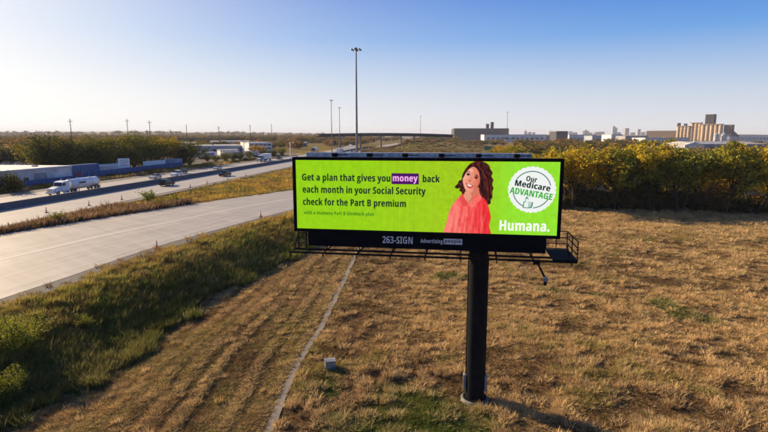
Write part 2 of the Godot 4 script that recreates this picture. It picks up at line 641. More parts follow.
func strip(pairs: Array, u0: float, u1: float, y: float, drop := 0.0, half := -1.0) -> ArrayMesh:
	# a sheet between two edges; with half >= 0 a band of that half width along u0
	var st := new_st()
	var run := 0.0
	var last := []
	for i in pairs.size():
		var a: Vector2 = pairs[i][0]
		var b: Vector2 = pairs[i][1]
		var p := a.lerp(b, u0)
		var q := a.lerp(b, u1)
		if half >= 0.0:
			var dir := (b - a).normalized()
			q = p + dir * half
			p = p - dir * half
		if i > 0:
			var np: float = run + (p - last[0]).length()
			var L0 := Vector3(last[0].x, y, -last[0].y)
			var L1 := Vector3(last[1].x, y, -last[1].y)
			var P0 := Vector3(p.x, y, -p.y)
			var P1 := Vector3(q.x, y, -q.y)
			st.set_smooth_group(0)
			var vs := [[L0, Vector2(0, run / 40.5)], [L1, Vector2(1, run / 40.5)], [P1, Vector2(1, np / 40.5)], [L0, Vector2(0, run / 40.5)], [P1, Vector2(1, np / 40.5)], [P0, Vector2(0, np / 40.5)]]
			for k in vs:
				st.set_uv(k[1])
				st.add_vertex(k[0])
			if drop > 0.0:
				st.set_smooth_group(-1)
				st.set_uv(Vector2.ZERO)
				var dn := Vector3(0, -drop, 0)
				quad(st, L0, P0, P0 + dn, L0 + dn)
				quad(st, P1, L1, L1 + dn, P1 + dn)
			run = np
		last = [p, q]
	return fin(st)

func hw_pairs(a0: float, a1: float, w0: float, w1: float, step := 12.0) -> Array:
	var out := []
	var w := w0
	while w < w1 + step * 0.5:
		out.append([Vector2(a0 + HW * w, w), Vector2(a1 + HW * w, w)])
		w += step
	return out

func build_roads() -> void:
	var y := ROAD_H + 0.05
	var t1 := road_texture(21, 5, Vector3(0.283, 0.266, 0.248))
	var t2 := road_texture(22, 4, Vector3(0.288, 0.27, 0.252))
	road_mat("slip_concrete", t1)
	road_mat("highway_concrete", t2)
	var slip := curve_pairs(NEAR, FAR, 6)
	var r := struct("slip_road", strip(slip, 0.0, 1.0, y, 0.3), M.slip_concrete, "wide pale concrete slip road curving past the billboard")
	part("painted_line", strip(slip, 0.475, 0, y + 0.005, 0.0, 0.30), M.line_white, r)
	part("painted_line", strip(slip, 0.075, 0, y + 0.005, 0.0, 0.09), M.line_white, r)
	part("painted_line", strip(slip, 0.93, 0, y + 0.005, 0.0, 0.09), M.line_yellow, r)
	struct("asphalt_shoulder", strip(slip, -0.085, -0.0005, y - 0.02, 0.3), M.asphalt, "dark asphalt edge of the slip road")
	var near := hw_pairs(-64.3, -78.0, 20.0, 1500.0)
	r = struct("highway", strip(near, 0.0, 1.0, y, 0.3), M.highway_concrete, "pale concrete highway lanes heading away")
	part("painted_line", strip(near, 0.1, 0, y + 0.005, 0.0, 0.09), M.line_white, r)
	part("painted_line", strip(near, 0.86, 0, y + 0.005, 0.0, 0.09), M.line_yellow, r)
	struct("asphalt_shoulder", strip(hw_pairs(-61.9, -64.29, 20.0, 420.0), 0, 1, y - 0.02, 0.3), M.asphalt, "dark asphalt shoulder between verge and highway")
	# the far lanes swing off to the left in the distance
	var far := hw_pairs(-79.0, -94.5, 20.0, 330.0)
	var p0 := Vector2(-79.0 + HW * 330.0, 330.0)
	var ang := atan(HW)
	for k in 60:
		ang -= deg_to_rad(0.55) if k < 46 else 0.0
		p0 += Vector2(sin(ang), cos(ang)) * 24.0
		var side := Vector2(cos(ang), -sin(ang))
		far.append([p0, p0 - side * 15.5])
	r = struct("highway", strip(far, 0.0, 1.0, y, 0.3), M.highway_concrete, "pale concrete highway lanes coming towards the viewer")
	part("painted_line", strip(far, 0.1, 0, y + 0.005, 0.0, 0.09), M.line_yellow, r)
	part("painted_line", strip(far, 0.9, 0, y + 0.005, 0.0, 0.09), M.line_white, r)
	struct("asphalt_shoulder", strip(hw_pairs(-94.51, -100.5, 20.0, 340.0), 0, 1, y - 0.02, 0.3), M.asphalt, "wide dark asphalt shoulder beyond the far lanes")
	var pp := []
	for k in PATH.size():
		pp.append([PATH[k][0] - 0.24, PATH[k][1]])
	var pq := []
	for k in PATH.size():
		pq.append([PATH[k][0] + 0.24, PATH[k][1]])
	var prs := curve_pairs(pp, pq, 24)
	var st := new_st()
	st.set_smooth_group(0)
	for i in prs.size() - 1:
		var q := []
		for k in [[i, 0], [i + 1, 0], [i + 1, 1], [i, 1]]:
			var v: Vector2 = prs[k[0]][k[1]]
			v.x += 0.07 * noise_c.get_noise_2d(k[1] * 31.0, v.y) + 0.05 * noise_b.get_noise_2d(k[1] * 77.0, v.y)
			q.append(Vector3(v.x, height(v.x, v.y) + 0.06, -v.y))
		quad(st, q[3], q[2], q[1], q[0])
	struct("path", fin(st), M.path, "narrow pale worn path crossing the field")

# ---------------------------------------------------------------- grass
func tuft(s: int, blades: int, rad: float, wide: float, flop: float) -> ArrayMesh:
	var r := RandomNumberGenerator.new()
	r.seed = s
	var v := PackedVector3Array()
	var n := PackedVector3Array()
	var c := PackedColorArray()
	for i in blades:
		var a := r.randf() * TAU
		var q := sqrt(r.randf()) * rad
		var p := Vector3(cos(a) * q, -0.06, sin(a) * q)
		var la := a + r.randf_range(-1.2, 1.2)
		var lean := r.randf_range(0.1, 1.0) * flop
		var h := r.randf_range(0.55, 1.0)
		var tip := p + Vector3(cos(la) * lean * h, h, sin(la) * lean * h)
		var mid := p.lerp(tip, 0.55) + Vector3(-cos(la), 0.4, -sin(la)) * lean * 0.16
		var fa := r.randf() * PI
		var wv := Vector3(cos(fa), 0, sin(fa)) * wide * r.randf_range(0.6, 1.2) * 0.5
		var k := r.randf_range(0.78, 1.12)
		var nn := wv.cross(tip - p).normalized()
		for q2 in [p - wv, mid - wv * 0.8, mid + wv * 0.8, p - wv, mid + wv * 0.8, p + wv, mid - wv * 0.8, tip, mid + wv * 0.8]:
			v.append(q2)
			n.append(nn)
			c.append(Color(k, k, k))
	var arr := []
	arr.resize(Mesh.ARRAY_MAX)
	arr[Mesh.ARRAY_VERTEX] = v
	arr[Mesh.ARRAY_NORMAL] = n
	arr[Mesh.ARRAY_COLOR] = c
	var m := ArrayMesh.new()
	m.add_surface_from_arrays(Mesh.PRIMITIVE_TRIANGLES, arr)
	return m

func build_grass() -> void:
	var meshes := [tuft(1, 20, 0.34, 0.075, 0.75), tuft(2, 22, 0.42, 0.07, 0.6), tuft(3, 18, 0.4, 0.09, 0.7)]
	var xf := [[], [], []]
	var cols := [PackedColorArray(), PackedColorArray(), PackedColorArray()]
	var w := 17.0
	while w < 250.0:
		var s := 0.0053 * w if w < 100.0 else 0.0075 * w
		var x0 := -0.80 * w - 8.0
		var x1 := 0.80 * w + 8.0
		if w > 125.0:
			x1 = -0.05 * w
		var x := x0
		while x < x1:
			var qx := x + rng.randf_range(-0.5, 0.5) * s
			var qw := w + rng.randf_range(-0.5, 0.5) * s
			x += s
			var d := from_ramp(qx, qw)
			if d < 0.0:
				var a := qx - HW * qw
				var verge := qx < along(FAR, qw) - 0.5 and a > -61.6
				var outer := a < -101.0 and a > -104.5
				if not verge and not outer:
					continue
			elif d < 2.2 + noise_b.get_noise_2d(qx, qw) and rng.randf() < 0.93:
				continue
			elif qw > 118.0:
				continue
			var px := absf(qx - along(PATH, qw))
			if qw < 86.0 and px < 0.36 + 0.12 * noise_b.get_noise_2d(qx * 3.0, qw * 3.0):
				continue
			if Vector2(qx - 5.45, qw - 28.85).length() < 1.05:
				continue
			var t := tone(qx, qw)
			if rng.randf() > t.thick:
				continue
			var k: int = {0: 0, 1: 1, 2: 2, 3: 1}[t.kind]
			var c: Vector3 = t.c
			var j := rng.randf_range(0.72, 1.3)
			c *= j
			if rng.randf() < 0.12:
				c = c.lerp(Vector3(0.60, 0.46, 0.25), 0.5)
			elif rng.randf() < 0.14:
				c = c.lerp(Vector3(0.11, 0.065, 0.03), 0.7)
			elif rng.randf() < 0.10:
				c = c.lerp(Vector3(0.15, 0.17, 0.03), 0.6)
			var big := maxf(1.0, qw / 42.0)
			var sc: float = t.tall * rng.randf_range(0.6, 1.35) * (0.6 + 0.4 * big)
			var wide: float = rng.randf_range(0.5, 0.8) * big * (0.75 + 0.5 * t.tall)
			var bs := Basis(Vector3.UP, rng.randf() * TAU).scaled(Vector3(wide, sc, wide))
			xf[k].append(Transform3D(bs, at(qx, qw)))
			cols[k].append(Color(c.x, c.y, c.z))
		w += s
	# taller bunches standing out of the turf, each with its own shade on the ground
	var clump := [tuft(11, 46, 0.26, 0.045, 0.42), tuft(12, 46, 0.3, 0.05, 0.5), tuft(13, 40, 0.3, 0.05, 0.5)]
	var cx := [[], [], []]
	var cc := [PackedColorArray(), PackedColorArray(), PackedColorArray()]
	for i in 76000:
		var u := rng.randf()
		var qw := 17.0 * pow(118.0 / 17.0, u)
		var qx := rng.randf_range(-0.8, 0.8) * (qw + 8.0)
		var d := from_ramp(qx, qw)
		if d < 2.6 or absf(qx - along(PATH, qw)) < 0.5 or Vector2(qx - 5.45, qw - 28.85).length() < 1.2 or Vector2(qx + 3.65, qw - 32.6).length() < 0.7:
			continue
		var n3 := noise_c.get_noise_2d(qx * 0.7, qw * 0.7 + 50.0)
		var n2 := noise_b.get_noise_2d(qx, qw + 90.0)
		var t := tone(qx, qw)
		if rng.randf() > smooth(-0.2, 0.55, n3 + n2) * (1.0 if t.kind != 1 else 2.0) + (0.0 if t.kind != 1 else 0.25) or t.tall < 0.11:
			continue
		var k: int = 1 if t.kind == 1 else 0
		if k == 0 and qx < along(PATH, qw) and rng.randf() < 0.93:
			continue
		var c: Vector3 = t.c
		c = (c.lerp(Vector3(0.76, 0.555, 0.28), rng.randf_range(0.1, 0.8)) if k == 0 else c.lerp(Vector3(0.60, 0.52, 0.12), rng.randf_range(0.0, 0.8) * (1.0 - 0.7 * smooth(5.0, 8.0, d)))) * rng.randf_range(0.75, 1.15)
		var big := maxf(1.0, qw / 50.0)
		var sc := (0.15 + 0.50 * pow(rng.randf(), 1.8)) * (1.0 if k == 0 else 1.7) * (0.7 + 0.3 * big)
		var wd := rng.randf_range(0.45, 1.4) * big
		cx[k].append(Transform3D(Basis(Vector3.UP, rng.randf() * TAU).scaled(Vector3(wd, sc, wd)), at(qx, qw)))
		cc[k].append(Color(c.x, c.y, c.z))
	stuff("bunch_grass", "pale taller bunches of dry grass scattered over the field", "grass", clump[0], M.grass, cx[0], cc[0])
	stuff("bank_bunches", "taller yellow-green bunches of grass on the bank", "grass", clump[1], M.grass, cx[1], cc[1])
	print("bunches ", cx[0].size(), " ", cx[1].size())
	print("grass ", xf[0].size(), " ", xf[1].size(), " ", xf[2].size())
	stuff("dry_grass", "dry straw and brown grass covering the open field below the billboard", "grass", meshes[0], M.grass, xf[0], cols[0])
	stuff("bank_grass", "green and olive grass on the bank beside the slip road", "grass", meshes[1], M.grass, xf[1], cols[1])
	stuff("verge_grass", "golden grass and brown brush between highway and slip road", "grass", meshes[2], M.grass, xf[2], cols[2])

# ---------------------------------------------------------------- billboard
func curvy(p: Array, sub := 5) -> PackedVector2Array:
	var out := PackedVector2Array()
	var n := p.size()
	for i in n:
		var a: Vector2 = p[(i - 1 + n) % n]
		var b: Vector2 = p[i]
		var c: Vector2 = p[(i + 1) % n]
		var d: Vector2 = p[(i + 2) % n]
		for k in sub:
			out.append(b.cubic_interpolate(c, a, d, float(k) / sub))
	return out

func figure_point(x: float, y: float) -> Vector2:
	# from the drawing's own grid to the picture on the display (100 pixels per metre)
	var px := x / 5.4 - 7.2
	var py := y / 5.4 - 59.0
	return Vector2((1.4 + px * 0.0546 + 7.315) * 100.0, (14.38 - (11.3 - py * 0.0555 + px * 0.0011)) * 100.0)

func paint(im: Image, pts: Array, colour: Callable, alpha := 1.0, is_curvy := true, raw := false) -> void:
	var q := []
	for k in pts:
		q.append(Vector2(k[0], k[1]) if raw else figure_point(k[0], k[1]))
	var poly := curvy(q) if is_curvy else PackedVector2Array(q)
	var lo := poly[0]
	var hi := poly[0]
	for v in poly:
		lo = lo.min(v)
		hi = hi.max(v)
	for j in range(maxi(0, int(lo.y) - 1), mini(im.get_height(), int(hi.y) + 2)):
		for i in range(maxi(0, int(lo.x) - 1), mini(im.get_width(), int(hi.x) + 2)):
			var cover := 0.0
			for o in [Vector2(0.25, 0.25), Vector2(0.75, 0.25), Vector2(0.25, 0.75), Vector2(0.75, 0.75)]:
				if Geometry2D.is_point_in_polygon(Vector2(i, j) + o, poly):
					cover += 0.25
			if cover > 0.0:
				var c: Color = colour.call(i, j)
				im.set_pixel(i, j, im.get_pixel(i, j).lerp(c, cover * alpha))

func rgb(r: float, g: float, b: float) -> Color:
	return Color(r / 255.0, g / 255.0, b / 255.0)

func flat(c: Color) -> Callable:
	return func(_i: int, _j: int) -> Color: return c

func screen_picture() -> ImageTexture:
	var wd := 1463
	var ht := 398
	var im := Image.create(wd, ht, false, Image.FORMAT_RGB8)
	var n := FastNoiseLite.new()
	n.seed = 5
	n.frequency = 0.02
	var r := RandomNumberGenerator.new()
	r.seed = 9
	var cols := []
	for i in wd:
		cols.append(r.randf_range(-0.03, 0.03) + (0.05 * sin(i * 0.9) if i > 430 and i < 980 else 0.0))
	for j in ht:
		for i in wd:
			var u := float(i) / wd
			var c := rgb(150, 208, 12).lerp(rgb(160, 203, 22), smoothstep(0.2, 0.6, u)).lerp(rgb(148, 226, 45), smoothstep(0.68, 0.86, u))
			var v: float = 1.0 + 0.05 * n.get_noise_2d(i, j) + cols[i] + r.randf_range(-0.05, 0.05)
			im.set_pixel(i, j, Color(c.r * v, c.g * v, c.b * v))
	# the woman of the advert, printed flat
	var hair := func(i: int, j: int) -> Color:
		var t := n.get_noise_2d(i * 4.0 + 26.0 * sin(j * 0.075 + i * 0.02), j * 1.1 + 14.0 * sin(i * 0.06))
		return rgb(32, 10, 11).lerp(rgb(104, 42, 30), clampf(0.36 + t * 1.4, 0.0, 1.0))
	var skin := func(i: int, j: int) -> Color:
		return rgb(247, 178, 150).lerp(rgb(222, 122, 96), clampf((i - 975.0) / 80.0 + 0.25 + 0.3 * n.get_noise_2d(i, j), 0.0, 1.0))
	var shirt := func(i: int, j: int) -> Color:
		var t := n.get_noise_2d(i * 1.6, j * 0.55)
		return rgb(255, 128, 116).lerp(rgb(236, 44, 50), clampf((i - 905.0) / 190.0 + 0.55 * t, 0.0, 1.0))
	# back hair: a wavy bob that flicks out at the left
	paint(im, [[146, 44], [172, 27], [205, 21], [238, 30], [258, 46], [264, 64], [276, 82], [271, 102], [283, 122], [275, 144], [284, 166], [274, 188], [281, 210], [270, 226], [272, 244], [257, 253], [250, 240], [238, 248], [226, 226], [214, 206], [196, 192], [160, 196], [132, 196], [120, 200], [114, 184], [102, 176], [106, 162], [92, 166], [77, 157], [92, 142], [98, 126], [113, 118], [116, 98], [124, 78]], hair)
	# neck and throat
	paint(im, [[140, 170], [176, 176], [206, 160], [214, 200], [186, 234], [146, 240], [126, 218]], flat(rgb(214, 118, 94)))
	paint(im, [[132, 186], [158, 190], [170, 206], [150, 236], [128, 220]], flat(rgb(240, 160, 134)), 0.8)
	# blouse
	paint(im, [[108, 208], [122, 194], [130, 224], [152, 246], [176, 226], [200, 200], [234, 212], [256, 250], [270, 300], [274, 326], [266, 366], [262, 440], [34, 440], [38, 344], [54, 280], [80, 234]], shirt)
	paint(im, [[122, 193], [130, 214], [150, 244], [138, 262], [116, 250], [104, 226], [108, 206]], flat(rgb(226, 66, 66)), 0.75)
	paint(im, [[204, 196], [190, 216], [154, 248], [172, 268], [206, 240], [226, 210]], flat(rgb(255, 132, 120)), 0.6)
	for f in [[154, 264, 148, 420, 9], [198, 246, 178, 420, 12], [232, 258, 250, 404, 13], [116, 262, 92, 420, 10], [84, 288, 62, 420, 9], [254, 300, 232, 420, 10], [214, 280, 214, 420, 7], [136, 300, 122, 420, 7]]:
		var mx: float = (f[0] + f[2]) * 0.5
		var my: float = (f[1] + f[3]) * 0.5
		paint(im, [[f[0] - 1, f[1]], [f[0] + 2, f[1]], [mx + f[4] * 0.6, my], [f[2] + 3, f[3]], [f[2] - 4, f[3]], [mx - f[4] * 0.4, my]], flat(rgb(206, 44, 52)), 0.26)
		paint(im, [[f[0] - 9, f[1] + 8], [f[0] - 5, f[1] + 8], [mx - f[4] * 0.8, my], [f[2] - 8, f[3]], [f[2] - 14, f[3]], [mx - f[4] * 1.6, my]], flat(rgb(255, 176, 160)), 0.22)
	# face, tipped back and turned to the left
	paint(im, [[148, 58], [178, 46], [202, 66], [212, 100], [210, 134], [198, 162], [176, 184], [154, 189], [136, 174], [124, 148], [119, 118], [128, 84]], skin)
	paint(im, [[190, 124], [210, 108], [208, 140], [196, 166], [174, 186], [178, 168]], flat(rgb(206, 104, 82)), 0.55)
	paint(im, [[124, 116], [138, 116], [142, 130], [132, 138], [124, 130]], flat(rgb(246, 150, 128)), 0.6)
	paint(im, [[180, 128], [194, 126], [198, 140], [186, 146], [178, 138]], flat(rgb(240, 136, 112)), 0.6)
	paint(im, [[140, 74], [160, 62], [176, 66], [164, 82], [146, 88]], flat(rgb(255, 206, 182)), 0.5)
	# hair falling beside the face, and its lighter strands
	paint(im, [[140, 52], [172, 30], [206, 36], [226, 70], [228, 120], [222, 160], [236, 214], [220, 206], [208, 172], [212, 134], [210, 100], [200, 70], [178, 50], [156, 58], [136, 80], [122, 108], [120, 88]], hair)
	for f in [[196, 34, 246, 120, 258, 220], [220, 40, 262, 110, 270, 200], [180, 36, 226, 80, 236, 170], [120, 112, 108, 140, 92, 156], [216, 180, 236, 214, 252, 244]]:
		paint(im, [[f[0], f[1]], [f[2] - 2, f[3]], [f[4], f[5]], [f[4] + 3, f[5]], [f[2] + 4, f[3]]], flat(rgb(140, 62, 42)), 0.5)
	for f in [[208, 30, 256, 130, 262, 236], [232, 44, 272, 140, 274, 220], [214, 110, 220, 160, 240, 226]]:
		paint(im, [[f[0], f[1]], [f[2] - 2, f[3]], [f[4], f[5]], [f[4] + 3, f[5]], [f[2] + 5, f[3]]], flat(rgb(44, 10, 12)), 0.6)
	# brows, eyes, nose, smile
	paint(im, [[136, 80], [148, 72], [162, 80], [149, 77]], flat(rgb(96, 40, 28)), 0.9)
	paint(im, [[180, 92], [194, 92], [206, 106], [192, 98]], flat(rgb(96, 40, 28)), 0.9)
	paint(im, [[142, 91], [149, 87], [155, 92], [148, 97]], flat(rgb(44, 20, 20)))
	paint(im, [[184, 107], [191, 105], [197, 111], [190, 115]], flat(rgb(44, 20, 20)))
	paint(im, [[136, 92], [148, 83], [161, 93], [148, 87]], flat(rgb(50, 18, 18)))
	paint(im, [[177, 107], [190, 101], [203, 113], [190, 105]], flat(rgb(50, 18, 18)))
	paint(im, [[166, 98], [170, 110], [162, 128], [150, 124], [158, 116]], flat(rgb(214, 112, 90)), 0.55)
	paint(im, [[150, 122], [164, 128], [160, 131], [149, 126]], flat(rgb(170, 66, 56)), 0.7)
	paint(im, [[137, 136], [148, 140], [159, 145], [176, 150], [169, 160], [157, 164], [146, 157]], flat(rgb(192, 50, 58)))
	paint(im, [[142, 140], [153, 144], [170, 151], [162, 156], [151, 153]], flat(rgb(252, 246, 240)))
	# the portrait is shown coarser than the lettering: average it over a few dots and add their unevenness
	var area := Rect2i(835, 0, 290, 398)
	var soft := im.get_region(area)
	soft.resize(66, 90, Image.INTERPOLATE_LANCZOS)
	for j in 90:
		for i in 66:
			var c := soft.get_pixel(i, j)
			var v := 1.0 + r.randf_range(-0.06, 0.06)
			soft.set_pixel(i, j, Color(c.r * v, c.g * v, c.b * v))
	soft.resize(290, 398, Image.INTERPOLATE_CUBIC)
	im.blit_rect(soft, Rect2i(0, 0, 290, 398), area.position)
	# round scalloped badge with a ring and a small pointing hand
	var cx := (5.91 + 7.315) * 100.0
	var cy := (14.38 - 12.88) * 100.0
	var edge := []
	for k in 180:
		var a := TAU * k / 180.0
		var rr := 124.0 + 5.0 * absf(sin(a * 15.0)) - 2.0
		edge.append([cx + cos(a) * rr, cy + sin(a) * rr])
	paint(im, edge, flat(rgb(240, 243, 240)), 1.0, false, true)
	for j in range(int(cy) - 105, int(cy) + 106):
		for i in range(int(cx) - 105, int(cx) + 106):
			var q := Vector2(i + 0.5 - cx, j + 0.5 - cy)
			var tilt := q.rotated(deg_to_rad(-10.0))
			var on := clampf(2.6 - absf(q.length() - 99.0), 0.0, 1.0)
			if absf(tilt.y + 4.0) < 36.0 or (absf(q.x + 16.0) < 26.0 and q.y > 40.0):
				on = 0.0
			if on > 0.0:
				im.set_pixel(i, j, im.get_pixel(i, j).lerp(rgb(34, 92, 84), on))
	var teal := rgb(40, 120, 96)
	for pl in [[[-44, 96], [-40, 66], [-32, 62], [-30, 42], [-22, 40], [-16, 52], [-18, 66], [6, 68], [8, 76], [4, 94], [-4, 100], [-30, 100]]]:
		var q := []
		var inner := []
		for k in pl:
			q.append([cx + k[0], cy + k[1]])
			inner.append([cx - 20 + (k[0] + 20) * 0.80, cy + 80 + (k[1] - 80) * 0.82])
		paint(im, q, flat(teal), 1.0, true, true)
		paint(im, inner, flat(rgb(236, 244, 238)), 1.0, true, true)
	for k in 3:
		paint(im, [[cx - 16, cy + 76 + k * 8], [cx + 3, cy + 76 + k * 8], [cx + 3, cy + 79 + k * 8], [cx - 16, cy + 79 + k * 8]], flat(teal), 1.0, false, true)
	# purple word box
	paint(im, [[558, 70], [711, 70], [711, 130], [558, 130]], flat(rgb(74, 8, 98)), 1.0, false, true)
	# the display's own dot pitch of 2 cm
	im.resize(732, 199, Image.INTERPOLATE_LANCZOS)
	return ImageTexture.create_from_image(im)

var fonts := {}
func font(weight: int) -> Font:
	if not fonts.has(weight):
		var f := SystemFont.new()
		f.font_names = PackedStringArray(["Droid Sans"])
		f.font_weight = weight
		fonts[weight] = f
	return fonts[weight]

func word(parent: Node3D, text: String, x0: float, x1: float, base: float, cap: float, z: float, m: Material, weight := 700, tilt := 0.0, bolder := 0.0) -> void:
	# raised lettering whose capitals are `cap` high, drawn between x0 and x1 on the line `base`
	var meshes := []
	for s in ["H", text]:
		var t := TextMesh.new()
		t.text = s
		var f := font(weight)
		t.font = f
		t.font_size = 96
		t.pixel_size = 0.01
		t.depth = 0.004 / (cap / 0.7)
		t.horizontal_alignment = HORIZONTAL_ALIGNMENT_LEFT
		meshes.append(t)
	var h: AABB = meshes[0].get_aabb()
	var b: AABB = meshes[1].get_aabb()
	var sx := (x1 - x0) / b.size.x
	var sy := cap / h.size.y
	var bs := Basis(Vector3(0, 0, 1), deg_to_rad(tilt)) * Basis.from_scale(Vector3(sx, sy, sy))
	var st := new_st()
	var e := 0.0 if bolder <= 0.0 else bolder
	var offs := [Vector2(0, 0)] if e == 0.0 else [Vector2(-e, 0), Vector2(e, 0), Vector2(0, -e * 0.6), Vector2(0, e * 0.6)]
	for k in offs.size():
		st.append_from(meshes[1], 0, Transform3D(Basis.IDENTITY, Vector3(offs[k].x, offs[k].y, 0.002 * k)))
	var o := part("lettering", st.commit(), m, parent)
	o.transform = Transform3D(bs, Vector3(x0, base, z) - bs * Vector3(b.position.x, h.position.y, 0))

func build_billboard() -> void:
	var s := thing("billboard", "tall digital billboard on a single black column, glowing green advert", "billboard", Vector3(2.137, 0, -28.405), deg_to_rad(-9.17))
	var K: Material = M.black_steel
	var st := new_st()
	# column: local (3.22, -1.0)
	var cxp := Vector3(3.22, 0, -1.0)
	tube(st, [cxp + Vector3(0, -0.5, 0), cxp + Vector3(0, 9.2, 0), cxp + Vector3(0, 10.2, 0)], [0.545, 0.545, 0.545], 40)
	var col := part("column", fin(st), K, s)
	st = new_st()
	tube(st, [cxp + Vector3(0, -0.4, 0), cxp + Vector3(0, 0.10, 0), cxp + Vector3(0, 0.16, 0)], [0.86, 0.84, 0.78], 36)
	part("footing", fin(st), M.concrete, s)
	st = new_st()
	tube(st, [cxp + Vector3(0, 0.16, 0), cxp + Vector3(0, 0.22, 0)], [0.70, 0.70], 32)
	for k in 12:
		var a := TAU * k / 12.0
		var q := cxp + Vector3(cos(a) * 0.63, 0.2, sin(a) * 0.63)
		tube(st, [q, q + Vector3(0, 0.12, 0)], [0.03, 0.03], 6)
	part("base_plate", fin(st), K, col)
	st = new_st()
	tube(st, [cxp + Vector3(0, 4.9, 0), cxp + Vector3(0, 4.96, 0)], [0.56, 0.56], 40)
	part("weld_band", fin(st), K, col)
	for sg in [-1.0, 1.0]:
		part("service_box", box_mesh(Vector3(0.16, 0.95, 0.42), 0.02), M.box_grey, s, cxp + Vector3(sg * 0.63, 1.12, 0.0))
		st = new_st()
		tube(st, [cxp + Vector3(sg * 0.57, 1.6, 0), cxp + Vector3(sg * 0.57, 9.0, 0)], [0.03, 0.03], 6)
		part("conduit", fin(st), K, s)
	# display cabinet with its lit face
	part("display_cabinet", box_mesh(Vector3(14.94, 4.30, 0.5), 0.03), M.black_panel, s, Vector3(0, 12.40, -0.27))
	var scr := StandardMaterial3D.new()
	scr.resource_name = "led_face"
	scr.albedo_color = Color(0.02, 0.02, 0.02)
	scr.roughness = 0.9
	scr.emission_enabled = true
	scr.emission = Color.WHITE
	scr.emission_operator = BaseMaterial3D.EMISSION_OP_MULTIPLY
	scr.emission_texture = screen_picture()
	scr.emission_energy_multiplier = 1.0 / EXPOSURE
	var qm := QuadMesh.new()
	qm.size = Vector2(14.63, 3.98)
	var face := part("led_screen", qm, scr, s, Vector3(0, 12.39, 0.0))
	face.set_meta("label", "lit screen with a smiling woman in a coral shirt on green")
	for f in [[Vector3(0, 14.47, 0.0), Vector3(15.0, 0.17, 0.16)], [Vector3(0, 10.31, 0.0), Vector3(15.0, 0.17, 0.16)], [Vector3(-7.41, 12.39, 0.0), Vector3(0.18, 3.985, 0.16)], [Vector3(7.41, 12.39, 0.0), Vector3(0.18, 3.985, 0.16)]]:
		part("frame_bar", box_mesh(f[1], 0.015), M.black_panel, s, f[0])
	var dark := glow("letter_dark", 14, 44, 30)
	var mid := glow("letter_green", 24, 112, 20)
	var white := glow("letter_white", 246, 250, 238)
	var pink := glow("letter_pink", 246, 176, 236)
	var leaf := glow("letter_leaf", 60, 176, 44)
	var z := 0.006
	word(s, "Get a plan that gives you", -6.95, -1.81, 13.21, 0.38, z, dark, 700, 0.0, 0.016)
	word(s, "money", -1.66, -0.27, 13.24, 0.36, z, pink, 700, 0.0, 0.008)
	word(s, "back", 0.02, 0.96, 13.21, 0.38, z, dark, 700, 0.0, 0.016)
	word(s, "each month in your Social Security", -6.93, 0.18, 12.51, 0.38, z, dark, 700, 0.0, 0.016)
	word(s, "check for the Part B premium", -6.93, -0.92, 11.79, 0.38, z, dark, 700, 0.0, 0.016)
	word(s, "with a Humana Part B Giveback plan", -6.89, -2.75, 11.24, 0.20, z, mid, 700)
	word(s, "Our", 5.58, 6.14, 13.36, 0.27, z, dark, 700, -8.0, 0.02)
	word(s, "Medicare", 5.00, 6.86, 13.10, 0.31, z, dark, 700, -9.0, 0.02)
	word(s, "ADVANTAGE", 4.74, 6.99, 12.69, 0.33, z, leaf, 700, -9.0, 0.02)
	word(s, "Humana.", 4.28, 6.92, 10.62, 0.56, z, white, 700, 0.0, 0.016)
	# skirt under the display
	part("skirt_panel", box_mesh(Vector3(13.46, 0.86, 0.14), 0.01), M.black_panel, s, Vector3(0.05, 9.80, -0.12))
	var pw := mat("painted_letter", 0.62, 0.64, 0.70, 0.6)
	word(s, "263-SIGN", -2.26, -0.52, 9.67, 0.40, -0.048, pw)
	word(s, "Advertising", -0.08, 1.18, 9.76, 0.22, -0.048, pw)
	part("name_plate", box_mesh(Vector3(1.04, 0.32, 0.012)), pw, s, Vector3(1.75, 9.88, -0.044))
	word(s, "people", 1.30, 2.20, 9.81, 0.20, -0.036, M.black_panel)
	# carrier beams between both faces, seen under the skirt
	for yy in [9.6, 10.1]:
		part("carrier_beam", box_mesh(Vector3(13.2, 0.30, 0.22)), K, s, Vector3(0.1, yy, -1.0 if yy < 10 else -0.6))
	# rear face
	part("rear_panel", box_mesh(Vector3(13.5, 4.25, 0.30), 0.02), M.grey_sheet, s, Vector3(-0.65, 12.63, -2.35))
	for k in 8:
		var x := -7.0 + k * 1.82
		st = new_st()
		bar(st, Vector3(x, 10.4, -0.55), Vector3(x, 14.2, -2.15), 0.08)
		bar(st, Vector3(x, 14.2, -0.55), Vector3(x, 14.2, -2.15), 0.08)
		bar(st, Vector3(x, 10.4, -0.55), Vector3(x, 10.4, -2.15), 0.08)
		part("brace", fin(st), K, s)
	# flood lamps for the rear face: a short post with a cross arm and lamp head
	for k in 6:
		var x := -5.15 + k * 2.06
		var lp := Node3D.new()
		lp.name = "flood_lamp"
		lp.position = Vector3(x, 14.56, -0.75)
		s.add_child(lp, true)
		st = new_st()
		bar(st, Vector3(0, -0.2, 0), Vector3(0, 0.08, 0), 0.08)
		bar(st, Vector3(-0.1, 0.10, 0), Vector3(0.75, 0.10, 0), 0.05)
		part("arm", fin(st), K, lp)
		part("lamp_head", box_mesh(Vector3(0.34, 0.20, 0.30), 0.04), K, lp, Vector3(-0.04, 0.10, 0.0))
	# catwalk below the skirt
	var walk := Node3D.new()
	walk.name = "catwalk"
	s.add_child(walk)
	var cy := 9.22
	for zz in [0.22, 1.1]:
		part("edge_bar", box_mesh(Vector3(15.7, 0.10, 0.09), 0.01), K, walk, Vector3(0.38, cy, zz))
